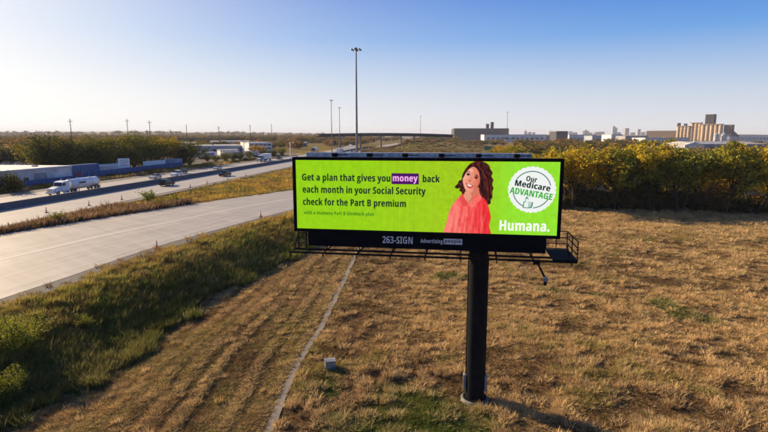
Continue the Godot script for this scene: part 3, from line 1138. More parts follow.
	for k in 9:
		var x := -7.4 + k * 1.92
		st = new_st()
		bar(st, Vector3(x, cy - 0.01, -0.9), Vector3(x, cy - 0.01, 1.14), 0.07)
		bar(st, Vector3(x, cy, 0.3), Vector3(x, cy + 0.6, -0.22), 0.05)
		bar(st, Vector3(x, cy - 0.22, 1.1), Vector3(x, cy + 0.02, 1.1), 0.06)
		part("bracket", fin(st), K, walk)
	# platform at the right end with its guard rail
	part("platform", box_mesh(Vector3(1.25, 0.06, 2.95)), K, walk, Vector3(7.62, cy + 0.082, -0.35))
	for q in [[Vector3(8.22, 0, 1.10)], [Vector3(8.22, 0, -0.35)], [Vector3(8.22, 0, -1.8)], [Vector3(7.05, 0, -1.8)], [Vector3(7.62, 0, -1.8)]]:
		var p0: Vector3 = q[0]
		st = new_st()
		bar(st, p0 + Vector3(0, cy, 0), p0 + Vector3(0, cy + 1.1, 0), 0.05)
		part("rail_post", fin(st), K, walk)
	for hh in [0.4, 0.75, 1.1]:
		st = new_st()
		bar(st, Vector3(8.22, cy + hh, 1.125), Vector3(8.22, cy + hh, -1.825), 0.045)
		bar(st, Vector3(8.20, cy + hh - 0.002, -1.8), Vector3(7.03, cy + hh - 0.002, -1.8), 0.045)
		part("guard_rail", fin(st), K, walk)
	# ladder at the left end
	var lad := Node3D.new()
	lad.name = "ladder"
	s.add_child(lad)
	for sg in [-7.28, -6.82]:
		st = new_st()
		bar(st, Vector3(sg, cy, -0.1), Vector3(sg, 10.24, -0.1), 0.05)
		part("stile", fin(st), K, lad)
	for k in 3:
		st = new_st()
		bar(st, Vector3(-7.26, cy + 0.3 + k * 0.3, -0.1), Vector3(-6.84, cy + 0.3 + k * 0.3, -0.1), 0.035)
		part("rung", fin(st), K, lad)
	# arm with the camera that watches the display
	var arm := Node3D.new()
	arm.name = "camera_arm"
	s.add_child(arm)
	st = new_st()
	bar(st, Vector3(6.18, cy - 0.02, 0.9), Vector3(6.45, 8.66, 2.6), 0.08)
	bar(st, Vector3(6.02, cy - 0.10, 1.1), Vector3(6.36, cy - 0.10, 1.1), 0.16)
	part("boom", fin(st), K, arm)
	st = new_st()
	tube(st, [Vector3(6.42, 8.62, 2.72), Vector3(6.45, 8.66, 2.50)], [0.11, 0.11], 14)
	part("camera_housing", fin(st), M.box_grey, arm)
	st = new_st()
	tube(st, [Vector3(6.43, 8.56, 2.66), Vector3(6.43, 8.36, 2.66)], [0.09, 0.06], 12)
	part("bracket", fin(st), K, arm)

func build_field_things() -> void:
	var t := thing("utility_cabinet", "small pale grey utility cabinet standing alone in the grass beside the path", "cabinet", at(-3.65, 32.6), 0.25)
	part("body", box_mesh(Vector3(0.66, 0.62, 0.5), 0.015), M.box_grey, t, Vector3(0, 0.36, 0))
	var st := new_st()
	st.set_smooth_group(-1)
	prism(st, PackedVector2Array([Vector2(-0.30, 0.67), Vector2(0.30, 0.67), Vector2(0.30, 0.71), Vector2(0, 0.76), Vector2(-0.30, 0.71)]), -0.37, 0.37)
	part("lid", fin(st), M.galvanised, t)
	part("door", box_mesh(Vector3(0.56, 0.5, 0.02), 0.005), M.box_grey, t, Vector3(0, 0.36, 0.258))
	part("handle", box_mesh(Vector3(0.03, 0.1, 0.03), 0.005), M.black_steel, t, Vector3(0.2, 0.38, 0.28))
	part("plinth", box_mesh(Vector3(0.76, 0.24, 0.6), 0.01), M.concrete, t, Vector3(0, -0.07, 0))

# ---------------------------------------------------------------- trees
var ordinal := ["first", "second", "third", "fourth", "fifth", "sixth", "seventh", "eighth", "ninth", "tenth", "eleventh", "twelfth", "thirteenth", "fourteenth", "fifteenth", "sixteenth"]

func limb(st: SurfaceTool, r: RandomNumberGenerator, p: Vector3, dir: Vector3, len: float, rad: float, depth: int, tips: Array) -> void:
	var pts := [p]
	var rads := [rad]
	var q := p
	var d := dir
	for k in 3:
		d = (d + Vector3(r.randf_range(-1, 1), r.randf_range(-0.3, 0.6), r.randf_range(-1, 1)) * 0.16).normalized()
		q = q + d * len / 3.0
		pts.append(q)
		rads.append(rad * (1.0 - 0.13 * (k + 1)))
		if depth <= 1 or (depth == 2 and k > 0):
			tips.append([q, depth])
	tube(st, pts, rads, 7 if depth > 2 else (5 if depth > 1 else 4), false)
	if depth == 0:
		return
	var kids := r.randi_range(2, 3) + (1 if depth > 1 else 0)
	for k in kids:
		var a := TAU * (k + r.randf_range(-0.3, 0.3)) / kids
		var side := d.cross(Vector3(0.3, 0.2, 0.9)).normalized()
		var out := side.rotated(d, a)
		var nd := (d * r.randf_range(0.7, 1.0) + out * r.randf_range(0.4, 0.85) + Vector3(0, 0.22, 0)).normalized()
		limb(st, r, pts[3] if k > 0 else pts[2], nd, len * r.randf_range(0.62, 0.82), rad * 0.58, depth - 1, tips)

func leaf_cloud(r: RandomNumberGenerator, tips: Array, leaves: int, size: float, clump: float, pal: Array) -> ArrayMesh:
	var v := PackedVector3Array()
	var n := PackedVector3Array()
	var c := PackedColorArray()
	var per := float(leaves) / tips.size()
	for t in tips:
		var ctr: Vector3 = t[0]
		var tint: Vector3 = pal[r.randi() % pal.size()]
		tint = tint.lerp(pal[r.randi() % pal.size()], r.randf())
		var cr := clump * r.randf_range(0.6, 1.3)
		for k in int(per * r.randf_range(0.5, 1.5)) + 1:
			var o := Vector3(r.randfn(), r.randfn() * 0.7, r.randfn()) * cr * 0.6
			var p := ctr + o
			var u := Vector3(r.randfn(), r.randfn() * 0.6, r.randfn()).normalized()
			var w := u.cross(Vector3(r.randfn(), r.randfn(), r.randfn())).normalized()
			var s := size * r.randf_range(0.55, 1.25)
			var nn := u.cross(w)
			var j := r.randf_range(0.75, 1.25)
			var col := Color(tint.x * j, tint.y * j, tint.z * j)
			for q in [p - u * s, p + w * s * 0.55, p + u * s, p - u * s, p + u * s, p - w * s * 0.55]:
				v.append(q)
				n.append(nn)
				c.append(col)
	var arr := []
	arr.resize(Mesh.ARRAY_MAX)
	arr[Mesh.ARRAY_VERTEX] = v
	arr[Mesh.ARRAY_NORMAL] = n
	arr[Mesh.ARRAY_COLOR] = c
	var m := ArrayMesh.new()
	m.add_surface_from_arrays(Mesh.PRIMITIVE_TRIANGLES, arr)
	return m

func tree_proto(s: int, h: float, leaves: int, size: float, pal: Array, stems := 2, depth := 3, clump := 0.66) -> Array:
	var r := RandomNumberGenerator.new()
	r.seed = s
	var st := new_st()
	var tips := []
	for k in stems:
		var a := TAU * k / stems + r.randf()
		var sp := 0.08 if stems == 1 else 0.26
		var dir := Vector3(cos(a) * sp, 1.0, sin(a) * sp).normalized()
		limb(st, r, Vector3(cos(a) * 0.15, -0.3, sin(a) * 0.15), dir, h * 0.34, 0.018 * h / sqrt(stems) + 0.04, depth, tips)
	var top := 0.0
	for t in tips:
		top = maxf(top, t[0].y)
	var trunk := fin(st)
	var crown := leaf_cloud(r, tips, leaves, size, clump * h / 13.0, pal)
	return [trunk, crown, top + 0.5]

func plant_tree(proto: Array, called: String, label: String, pos: Vector3, h: float, turn: float, group: String, category := "tree", wide := 1.0) -> void:
	var t := thing(called, label, category, pos, turn, group)
	var k: float = h / proto[2]
	var bs := Basis.from_scale(Vector3(k * wide, k, k * wide))
	part("trunk", proto[0], M.bark, t, Vector3.ZERO, bs)
	part("crown", proto[1], M.leaf, t, Vector3.ZERO, bs)

func shrub_proto(s: int, h: float, leaves: int, size: float, pal: Array) -> Array:
	var r := RandomNumberGenerator.new()
	r.seed = s
	var st := new_st()
	var tips := []
	for k in 7:
		var a := TAU * k / 7.0 + r.randf()
		var dir := Vector3(cos(a) * r.randf_range(0.1, 0.7), 1.0, sin(a) * r.randf_range(0.1, 0.7)).normalized()
		limb(st, r, Vector3(0, -0.1, 0), dir, h * r.randf_range(0.45, 0.62), 0.02 * h, 1, tips)
	var top := 0.0
	for t in tips:
		top = maxf(top, t[0].y)
	return [fin(st), leaf_cloud(r, tips, leaves, size, 0.16 * h, pal), top]

var proto_gold: Array
var proto_olive: Array
var proto_green: Array
var proto_dark: Array
var proto_amber: Array
var far_protos := []

func build_tree_line() -> void:
	var gold := [Vector3(0.584, 0.432, 0.038), Vector3(0.404, 0.338, 0.038), Vector3(0.517, 0.350, 0.032), Vector3(0.247, 0.245, 0.032)]
	var amber := [Vector3(0.569, 0.348, 0.031), Vector3(0.438, 0.294, 0.031), Vector3(0.634, 0.436, 0.047), Vector3(0.273, 0.218, 0.031)]
	var olive := [Vector3(0.352, 0.319, 0.044), Vector3(0.199, 0.214, 0.037), Vector3(0.446, 0.369, 0.044), Vector3(0.129, 0.154, 0.031)]
	var green := [Vector3(0.182, 0.217, 0.042), Vector3(0.112, 0.147, 0.034), Vector3(0.308, 0.294, 0.046)]
	var dark := [Vector3(0.063, 0.084, 0.022), Vector3(0.042, 0.063, 0.018), Vector3(0.10, 0.105, 0.026)]
	proto_gold = tree_proto(101, 13.0, 9000, 0.21, gold, 3)
	proto_olive = tree_proto(104, 13.0, 9000, 0.21, olive, 2)
	proto_green = tree_proto(107, 13.0, 9000, 0.21, green, 3)
	proto_dark = tree_proto(111, 13.0, 7600, 0.24, dark, 3)
	proto_amber = tree_proto(115, 13.0, 5600, 0.22, amber, 2)
	var kinds := {"g": [proto_gold, "golden-leaved tree"], "o": [proto_olive, "olive and yellow tree"], "n": [proto_green, "green-leaved tree"], "d": [proto_dark, "dark green tree"], "a": [proto_amber, "amber-leaved tree"]}
	# front row beyond the field: x, w, height, kind
	var row := [[36.4, 113.0, 11.6, "o"], [40.4, 109.6, 13.2, "g"], [44.6, 111.0, 14.6, "a"], [49.4, 108.0, 12.4, "n"], [51.8, 110.5, 11.0, "d"], [56.2, 106.4, 14.0, "g"], [60.8, 104.2, 13.4, "n"], [65.6, 105.8, 12.2, "o"], [69.4, 102.6, 14.2, "o"], [74.8, 102.4, 14.8, "a"], [79.6, 100.6, 12.8, "g"], [85.0, 100.0, 14.0, "o"]]
	for i in row.size():
		var q: Array = row[i]
		var kd: Array = kinds[q[3]]
		plant_tree(kd[0], "autumn_tree", "%s, %s from the left in the front row along the field" % [kd[1], ordinal[i]], at(q[0], q[1]), q[2] + 0.5 + 0.9 * sin(i * 2.7), i * 1.37, "trees in the front row along the field", "tree", 1.12 + 0.14 * sin(i * 1.9))
	var back := [[41.5, 120.0, 10.0, "g"], [47.5, 118.0, 9.0, "o"], [54.0, 117.0, 8.8, "d"], [63.5, 115.0, 9.6, "g"], [72.0, 113.0, 9.2, "a"], [82.0, 112.0, 9.6, "o"]]
	for i in back.size():
		var q: Array = back[i]
		var kd: Array = kinds[q[3]]
		plant_tree(kd[0], "autumn_tree", "%s behind the front row of trees, %s from the left there" % [kd[1], ordinal[i]], at(q[0], q[1]), q[2], i * 2.1 + 0.6, "trees behind the front row", "tree", 1.1)
	var away := [[39.0, 128.0, 11.8, "a"], [40.5, 142.0, 11.3, "o"], [42.5, 155.0, 10.9, "n"], [45.0, 168.0, 10.9, "a"], [47.5, 185.0, 10.3, "o"], [49.0, 200.0, 10.2, "g"], [52.0, 226.0, 9.6, "a"], [57.0, 250.0, 9.0, "o"]]
	for i in away.size():
		var q: Array = away[i]
		var kd: Array = kinds[q[3]]
		plant_tree(kd[0], "autumn_tree", "%s near the billboard's right corner, %s of the receding row" % [kd[1], ordinal[i]], at(q[0], q[1]), q[2], i * 1.9 + 0.3, "trees running away behind the billboard", "tree", 1.05)
	# undergrowth along the foot of the trees
	var r := RandomNumberGenerator.new()
	r.seed = 31
	var bush := shrub_proto(201, 2.4, 900, 0.15, [Vector3(1, 1, 1), Vector3(0.7, 0.75, 0.7), Vector3(1.2, 1.0, 0.8)])
	var xf := []
	var cols := PackedColorArray()
	for i in 300:
		var t := r.randf()
		var x := lerpf(32.0, 92.0, t)
		var w := lerpf(113.5, 99.5, t) + r.randf_range(-1.5, 12.0)
		var s := r.randf_range(0.6, 1.7)
		xf.append(Transform3D(Basis(Vector3.UP, r.randf() * TAU).scaled(Vector3(s * 1.3, s, s * 1.3)), at(x, w)))
		var c: Vector3 = [Vector3(0.05, 0.055, 0.02), Vector3(0.09, 0.07, 0.025), Vector3(0.12, 0.08, 0.03), Vector3(0.04, 0.05, 0.018)][r.randi() % 4]
		cols.append(Color(c.x, c.y, c.z))
	for i in 70:
		var x := r.randf_range(33.0, 60.0)
		var w := r.randf_range(118.0, 250.0)
		x = 36.0 + (w - 118.0) * 0.11 + r.randf_range(-3.0, 6.0)
		var s := r.randf_range(0.7, 1.6)
		xf.append(Transform3D(Basis(Vector3.UP, r.randf() * TAU).scaled(Vector3(s * 1.3, s, s * 1.3)), at(x, w)))
		var c: Vector3 = [Vector3(0.30, 0.17, 0.02), Vector3(0.24, 0.16, 0.025), Vector3(0.12, 0.11, 0.025)][r.randi() % 3]
		cols.append(Color(c.x, c.y, c.z))
	stuff("undergrowth", "dark tangled undergrowth along the foot of the tree line", "undergrowth", bush[1], M.leaf, xf, cols)

func build_highway_things() -> void:
	# concrete barrier between the two carriageways
	var t := thing("median_barrier", "long concrete median barrier between the two highway carriageways", "barrier")
	var st := new_st()
	st.set_smooth_group(-1)
	var prof := [Vector2(-0.42, 0.0), Vector2(-0.42, 0.08), Vector2(-0.16, 0.36), Vector2(-0.11, 1.25), Vector2(0.11, 1.25), Vector2(0.16, 0.36), Vector2(0.42, 0.08), Vector2(0.42, 0.0)]
	var w := 20.0
	while w < 600.0:
		var w2 := w + 19.97
		for k in prof.size() - 1:
			var a: Vector2 = prof[k]
			var b: Vector2 = prof[k + 1]
			var q := []
			for e in [[a, w], [b, w], [b, w2], [a, w2]]:
				q.append(Vector3(-78.5 + HW * e[1] + e[0].x, ROAD_H + 0.05 + e[0].y, -e[1]))
			quad(st, q[3], q[2], q[1], q[0])
		w += 20.0
	part("wall", fin(st), M.barrier, t)
	# channelising posts on the near lanes, and cones at the slip road's edge
	var cones := [[-58.7, 88.0, "nearest of the orange marker posts on the highway, below the tanker"], [-56.4, 97.0, "orange marker post on the highway, second nearest in its row"], [-54.8, 106.2, "orange marker post on the highway, third nearest in its row"], [-50.3, 132.4, "orange marker post on the highway beside the yellow verge, fourth in its row"], [-49.8, 143.7, "orange marker post on the highway beside the yellow verge, fifth in its row"], [-48.0, 157.0, "orange marker post on the highway beside the yellow verge, sixth in its row"], [-46.1, 170.9, "farthest of the orange marker posts on the highway"], [-20.3, 83.3, "orange marker post at the slip road's edge, beside the billboard's left end"], [-26.9, 59.3, "orange marker post at the slip road's edge above the green bank"]]
	for q in cones:
		var c := thing("marker_post", q[2], "marker post", Vector3(q[0], ROAD_H + 0.05, -q[1]), 0.3, "orange marker posts along the roads")
		c.scale = Vector3.ONE * 0.85
		st = new_st()
		tube(st, [Vector3(0, 0.08, 0), Vector3(0, 0.8, 0), Vector3(0, 1.08, 0), Vector3(0, 1.14, 0)], [0.15, 0.09, 0.07, 0.05], 10)
		part("tube", fin(st), M.cone_orange, c)
		for hh in [0.55, 0.8]:
			st = new_st()
			var r0 := lerpf(0.15, 0.09, (hh - 0.08) / 0.72) + 0.006
			tube(st, [Vector3(0, hh, 0), Vector3(0, hh + 0.12, 0)], [r0, r0 - 0.012], 10)
			part("reflective_band", fin(st), M.sign_white, c)
		part("base", box_mesh(Vector3(0.62, 0.09, 0.62), 0.02), M.rubber, c, Vector3(0, 0.045, 0))
	# shrubs of the verge and of the bank
	var lime := [Vector3(0.22, 0.27, 0.03), Vector3(0.16, 0.21, 0.03), Vector3(0.28, 0.28, 0.04)]
	var lush := [Vector3(0.30, 0.33, 0.05), Vector3(0.20, 0.24, 0.03), Vector3(0.40, 0.37, 0.06)]
	var p1 := shrub_proto(301, 2.2, 900, 0.11, lime)
	var p2 := shrub_proto(302, 2.6, 2600, 0.075, lush)
	var p3 := shrub_proto(303, 2.6, 1800, 0.09, [Vector3(0.05, 0.06, 0.018), Vector3(0.09, 0.08, 0.02)])
	var bushes := [
		[p1, -48.6, 104.6, 2.6, "bright green sapling at the edge of the highway above brown brush"],
		[p1, -41.7, 101.2, 2.1, "yellow-green shrub where the brown brush meets the yellow verge"],
		[p1, -43.6, 99.0, 1.7, "small green shrub low in the brown brush of the verge"],
		[p1, -50.2, 77.7, 1.9, "lime green shrub in the verge below the tanker"],
		[p2, -25.0, 33.0, 2.6, "large bright green bush on the bank at the photo's left edge"],
		[p2, -23.0, 29.6, 1.7, "lower green bush in front of the largest bush on the bank"],
		[p2, -23.5, 38.5, 1.2, "small yellow-green bush high on the bank"]]
	for i in bushes.size():
		var b: Array = bushes[i]
		var o := thing("shrub", b[4], "shrub", at(b[1], b[2]), i * 1.3, "green shrubs by the slip road")
		var k: float = b[3] / b[0][2]
		part("stems", b[0][0], M.bark, o, Vector3.ZERO, Basis.from_scale(Vector3(k * 1.15, k, k * 1.15)))
		part("foliage", b[0][1], M.leaf, o, Vector3.ZERO, Basis.from_scale(Vector3(k * 1.15, k, k * 1.15)))
	# brush along the far shoulder
	for q in [[-101.9, 121.0, 5.2, "dark bush at the left edge of the photo by the far shoulder"], [-103.2, 124.5, 3.6, "second dark bush from the left edge by the far shoulder"]]:
		var x: float = q[0] + HW * q[1]
		var o := thing("dark_bush", q[3], "shrub", at(x, q[1]), 0.4, "dark bushes by the far shoulder")
		var k: float = q[2] / p3[2]
		part("stems", p3[0], M.bark, o, Vector3.ZERO, Basis.from_scale(Vector3(k, k, k)))
		part("foliage", p3[1], M.leaf, o, Vector3.ZERO, Basis.from_scale(Vector3(k, k, k)))
	var r := RandomNumberGenerator.new()
	r.seed = 77
	var xf := []
	var cols := PackedColorArray()
	for i in 130:
		var ww := r.randf_range(112.0, 300.0)
		var x := -103.2 + r.randf_range(-1.4, 1.0) + HW * ww
		var s := r.randf_range(0.4, 0.8)
		if ww > 128.0 and ww < 150.0:
			s *= 0.7
		xf.append(Transform3D(Basis(Vector3.UP, r.randf() * TAU).scaled(Vector3(s * 1.5, s * 0.8, s * 1.5)), at(x, ww)))
		var c: Vector3 = [Vector3(1.0, 0.8, 0.7), Vector3(1.8, 1.4, 1.0), Vector3(1.3, 1.5, 0.8)][r.randi() % 3]
		cols.append(Color(c.x, c.y, c.z))
	stuff("brush", "low brown and green brush along the blue fence", "brush", p3[1], M.leaf, xf, cols)

# ---------------------------------------------------------------- yard on the far side
func hall(called: String, label: String, x: float, w: float, turn: float, size: Vector3, wall: Material, roof: Material, group := "", base := -99.0, rise := 0.0) -> Node3D:
	# a low flat-roofed or gabled hall; its front face looks along +z of the thing, origin in the middle of that face's foot
	var t := thing(called, label, "building", at(x, w, base), turn, group)
	part("wall", box_mesh(Vector3(size.x, size.y + 1.0, size.z)), wall, t, Vector3(0, size.y * 0.5 - 0.5, -size.z * 0.5))
	if rise > 0.0:
		var st := new_st()
		prism(st, PackedVector2Array([Vector2(-size.z - 0.3, size.y + 0.003), Vector2(0.3, size.y + 0.003), Vector2(0.3, size.y + 0.2), Vector2(-size.z * 0.5, size.y + rise), Vector2(-size.z - 0.3, size.y + 0.2)]), -size.x * 0.5 - 0.2, size.x * 0.5 + 0.2)
		part("roof", fin(st), roof, t)
	else:
		part("roof", box_mesh(Vector3(size.x + 0.3, 0.3, size.z + 0.3)), roof, t, Vector3(0, size.y + 0.153, -size.z * 0.5))
	return t

func front_piece(t: Node3D, called: String, x: float, y: float, sx: float, sy: float, m: Material, deep := 0.12) -> MeshInstance3D:
	return part(called, box_mesh(Vector3(sx, sy, deep * 2.0)), m, t, Vector3(x, y, 0.0))

func window_row(t: Node3D, n: int, x0: float, x1: float, y: float, sy: float, m: Material, fill := 0.6) -> void:
	var mesh := box_mesh(Vector3((x1 - x0) / n * fill, sy, 0.3))
	for k in n:
		part("window", mesh, m, t, Vector3(lerpf(x0, x1, (k + 0.5) / n), y, 0.0))

func build_yard() -> void:
	var ha := atan(HW)
	var turn := PI / 2 - ha    # a face looking across the highway, towards the field
	# white hall at the left edge
	var wx := func(a: float, w: float) -> float: return a + HW * w
	var t := hall("warehouse", "long low white warehouse behind the blue fence at the left edge", wx.call(-109.0, 124.0), 124.0, turn, Vector3(57.0, 4.3, 34.0), M.white_wall, M.white_roof)
	# along this face local +x runs towards the viewer's right (farther along the highway)
	front_piece(t, "dock_door", 2.0, 1.7, 4.6, 3.0, M.grey_wall, 0.05)
	front_piece(t, "dock_door", 16.5, 1.7, 4.6, 3.0, M.grey_wall, 0.05)
	front_piece(t, "door", 11.5, 1.15, 1.6, 2.3, M.slate_wall, 0.06)
	part("eave", box_mesh(Vector3(57.3, 0.35, 0.3)), M.grey_sheet, t, Vector3(0, 4.2, 0.15))
	for k in 7:
		part("roof_vent", box_mesh(Vector3(1.2, 0.7, 1.2), 0.1), M.galvanised, t, Vector3(-20.0 + k * 7.0, 4.6, -6.0 - (k % 3) * 7.0))
	# blue screened fence
	t = thing("blue_fence", "long blue screened fence along the far side of the highway", "fence")
	var w := 104.0
	while w < 212.0:
		var a := Vector3(wx.call(-105.6, w), 0, -w)
		var b := Vector3(wx.call(-105.6, w + 3.0), 0, -(w + 3.0))
		var y := ROAD_H
		var fh := 1.75 if w < 152.0 else 2.5
		part("screen_panel", box_mesh(Vector3(2.94, fh, 0.05)), M.blue_mesh, t, Vector3((a.x + b.x) * 0.5, y + fh * 0.5 + 0.07, (a.z + b.z) * 0.5), Basis(Vector3.UP, turn))
		var st := new_st()
		tube(st, [Vector3(a.x, y - 0.2, a.z), Vector3(a.x, y + fh + 0.2, a.z)], [0.05, 0.05], 6)
		part("post", fin(st), M.galvanised, t)
		w += 3.0
	# parked in the yard: trailers, a container, vans
	var yard := [
		["trailer", "dark blue covered trailer next to the white warehouse's right end", -113.0, 163.0, Vector3(13.0, 3.3, 2.8), "blue_paint"],
		["container", "pale grey shipping container in the yard behind the blue fence, left of the white sign", -116.0, 176.0, Vector3(12.0, 2.9, 2.6), "grey_sheet"],
		["container", "white shipping container in the yard right of the white sign", -112.0, 203.0, Vector3(12.0, 3.4, 2.6), "white_paint"],
		["container", "pale blue shipping container at the right end of the yard", -113.0, 219.0, Vector3(12.0, 3.4, 2.6), "blue_grey_wall"],
		["container", "white shipping container deep in the yard under the trees", -121.0, 190.0, Vector3(12.0, 3.0, 2.6), "white_paint"]]
	for q in yard:
		var o := thing(q[0], q[1], q[0], at(wx.call(q[2], q[3]), q[3], ROAD_H), turn, "trailers and containers in the yard")
		var sz: Vector3 = q[4]
		var lift := 1.0 if q[0] == "trailer" else 0.1
		part("body", box_mesh(sz, 0.08), M[q[5]], o, Vector3(0, lift + sz.y * 0.5, 0))
		for k in 12:
			part("rib", box_mesh(Vector3(0.12, sz.y - 0.3, 0.10)), M[q[5]], o, Vector3(-sz.x * 0.5 + (k + 0.5) * sz.x / 12.0, lift + sz.y * 0.5, sz.z * 0.5 + 0.03))
		if q[0] == "trailer":
			for k in 3:
				var st := new_st()
				tube(st, [Vector3(sz.x * 0.25 + k * 1.2, 0.5, -1.2), Vector3(sz.x * 0.25 + k * 1.2, 0.5, 1.2)], [0.5, 0.5], 12)
				part("wheel", fin(st), M.rubber, o)
			part("landing_leg", box_mesh(Vector3(0.15, 1.0, 1.6)), M.black_steel, o, Vector3(-sz.x * 0.3, 0.5, 0))
			part("side_stripe", box_mesh(Vector3(11.0, 0.7, 0.04)), M.red_paint, o, Vector3(0, lift + 0.55, sz.z * 0.5 + 0.10))
	# white sign board on posts
	var sg := thing("sign_board", "square white sign board on posts behind the blue fence", "sign", at(wx.call(-108.2, 177.0), 177.0, ROAD_H), 0.55)
	part("board", box_mesh(Vector3(3.6, 3.2, 0.15), 0.03), M.sign_white, sg, Vector3(0, 4.0, 0))
	for x in [-1.3, 1.3]:
		part("post", box_mesh(Vector3(0.18, 5.4, 0.18)), M.galvanised, sg, Vector3(x, 2.6, -0.18))
	for k in 4:
		part("text_bar", box_mesh(Vector3([2.4, 2.8, 2.0, 2.6][k], 0.22, 0.02)), M.blue_grey_wall, sg, Vector3(0, 5.0 - k * 0.62, 0.084))
	# trees behind the yard
	var kinds := {"n": [proto_green, "green"], "d": [proto_dark, "dark green"], "o": [proto_olive, "olive"], "g": [proto_gold, "yellow"]}
	var bd := shrub_proto(411, 11.0, 5200, 0.26, [Vector3(0.07, 0.085, 0.022), Vector3(0.045, 0.06, 0.018), Vector3(0.10, 0.10, 0.025)])
	var bo := shrub_proto(412, 11.0, 5200, 0.26, [Vector3(0.15, 0.17, 0.03), Vector3(0.09, 0.115, 0.025), Vector3(0.24, 0.21, 0.03)])
	kinds["d"] = [bd, "dark green"]
	kinds["o"] = [bo, "olive"]
	kinds["n"] = [bo, "green"]
	var trees := [[40, 186, 11.0, "n"], [50, 178, 11.6, "d"], [61, 180, 11.4, "d"], [72, 184, 11.0, "o"], [83, 186, 11.2, "d"], [94, 188, 10.8, "d"], [104, 194, 11.4, "n"], [114, 200, 11.2, "d"], [125, 206, 11.6, "o"], [135, 212, 12.4, "o"], [145, 214, 12.2, "n"], [157, 222, 11.6, "d"], [171, 228, 12.0, "g"], [182, 232, 10.6, "d"], [190, 236, 9.6, "n"]]
	for i in trees.size():
		var q: Array = trees[i]
		var kd: Array = kinds[q[3]]
		plant_tree(kd[0], "yard_tree", "%s tree behind the blue-fenced yard, %s from the left of its row" % [kd[1], ordinal[i]], at((q[0] - 384.0) / 512.0 * q[1], q[1], ROAD_H), q[2] + 1.6 * sin(i * 2.3), i * 1.7, "trees behind the yard", "tree", 1.25)
	# second group of halls
	t = hall("warehouse", "pale blue-grey warehouse with a long front of doors, beyond the yard", -122.0, 352.0, 0.62, Vector3(62.0, 6.5, 30.0), M.blue_grey_wall, M.white_roof)
	window_row(t, 9, -29.0, 29.0, 2.4, 3.6, M.slate_wall, 0.45)
	part("eave", box_mesh(Vector3(62.4, 0.6, 0.4)), M.white_wall, t, Vector3(0, 6.3, 0.1))
	t = hall("warehouse", "white two-storey building with dark window bands near the highway", -84.0, 352.0, 0.5, Vector3(16.0, 8.6, 24.0), M.white_wall, M.white_roof)
	for y in [2.0, 4.8, 7.2]:
		window_row(t, 5, -7.4, 7.4, y, 0.9, M.window_glass, 0.82)
	t = hall("shed", "small grey shed left of the pale blue-grey warehouse", -128.0, 322.0, 0.55, Vector3(14.0, 5.0, 12.0), M.grey_wall, M.grey_roof, "", -99.0, 1.2)
	front_piece(t, "door", 2.0, 1.8, 4.0, 3.4, M.slate_wall)
	t = hall("shed", "low white shed in front of the pale blue-grey warehouse", -96.5, 322.0, 0.55, Vector3(11.0, 4.2, 9.0), M.white_wall, M.grey_roof, "", -99.0, 0.8)
	front_piece(t, "door", -2.0, 1.6, 3.4, 3.0, M.slate_wall)
	# shrubs and small trees in front of these halls
	var small := [[208, 270, 4.0, "d"], [216, 262, 3.6, "n"], [226, 268, 4.6, "n"], [234, 276, 4.2, "d"], [241, 280, 4.4, "d"], [250, 300, 4.4, "n"], [259, 318, 8.2, "a"], [266, 322, 5.2, "d"], [274, 330, 4.6, "d"], [283, 345, 5.0, "n"]]
	kinds["a"] = [proto_amber, "orange"]
	for i in small.size():
		var q: Array = small[i]
		var kd: Array = kinds[q[3]]
		plant_tree(kd[0], "small_tree", "small %s tree in front of the far halls, %s from the left" % [kd[1], ordinal[i]], at((q[0] - 384.0) / 512.0 * q[1], q[1], ROAD_H), q[2], i * 1.1, "small trees in front of the far halls", "tree", 1.3)
	# trailers parked before the far halls
	var spots := [[199, 300.0], [203, 306.0], [207, 300.0], [212, 306.0], [231, 312.0], [237, 316.0], [252, 330.0], [270, 338.0]]
	for i in spots.size():
		var o := thing("trailer", "pale box trailer parked by the far halls, %s from the left" % ordinal[i], "trailer", at((spots[i][0] - 384.0) / 512.0 * spots[i][1], spots[i][1], ROAD_H), 0.5 + 0.9 * (i % 2), "trailers parked by the far halls")
		part("body", box_mesh(Vector3(9.0, 2.7, 2.5), 0.06), M[["white_paint", "silver_paint", "blue_grey_wall"][i % 3]], o, Vector3(0, 2.4, 0))
		part("bogie", box_mesh(Vector3(2.6, 0.9, 2.2), 0.1), M.rubber, o, Vector3(2.6, 0.5, 0))
		part("landing_leg", box_mesh(Vector3(0.2, 1.1, 1.6)), M.black_steel, o, Vector3(-2.6, 0.55, 0))
	# small buildings beyond the yard trees and the warehouse
	var sheds := [["low white shed beyond the white warehouse at the left edge", 14, 262.0, 18.0, 4.5, "white_wall"], ["low blue-grey shed beyond the white warehouse", 29, 280.0, 14.0, 4.2, "blue_grey_wall"], ["long pale shed left of the viaduct, above the yard trees", 150, 520.0, 34.0, 6.0, "white_wall"], ["grey shed above the right end of the yard trees", 184, 500.0, 26.0, 6.0, "grey_wall"], ["white shed behind the pale blue-grey warehouse", 232, 560.0, 40.0, 7.0, "white_wall"], ["small tan shed by the highway bend", 300, 620.0, 20.0, 5.0, "tan_wall"]]
	for q in sheds:
		var o := hall("shed", q[0], (q[1] - 384.0) / 512.0 * q[2], q[2], 0.35, Vector3(q[3], q[4], 12.0), M[q[5]], M.grey_roof, "small sheds beyond the highway", -99.0, 1.2)
		window_row(o, 4, -q[3] * 0.45, q[3] * 0.45, q[4] * 0.45, q[4] * 0.4, M.slate_wall, 0.4)
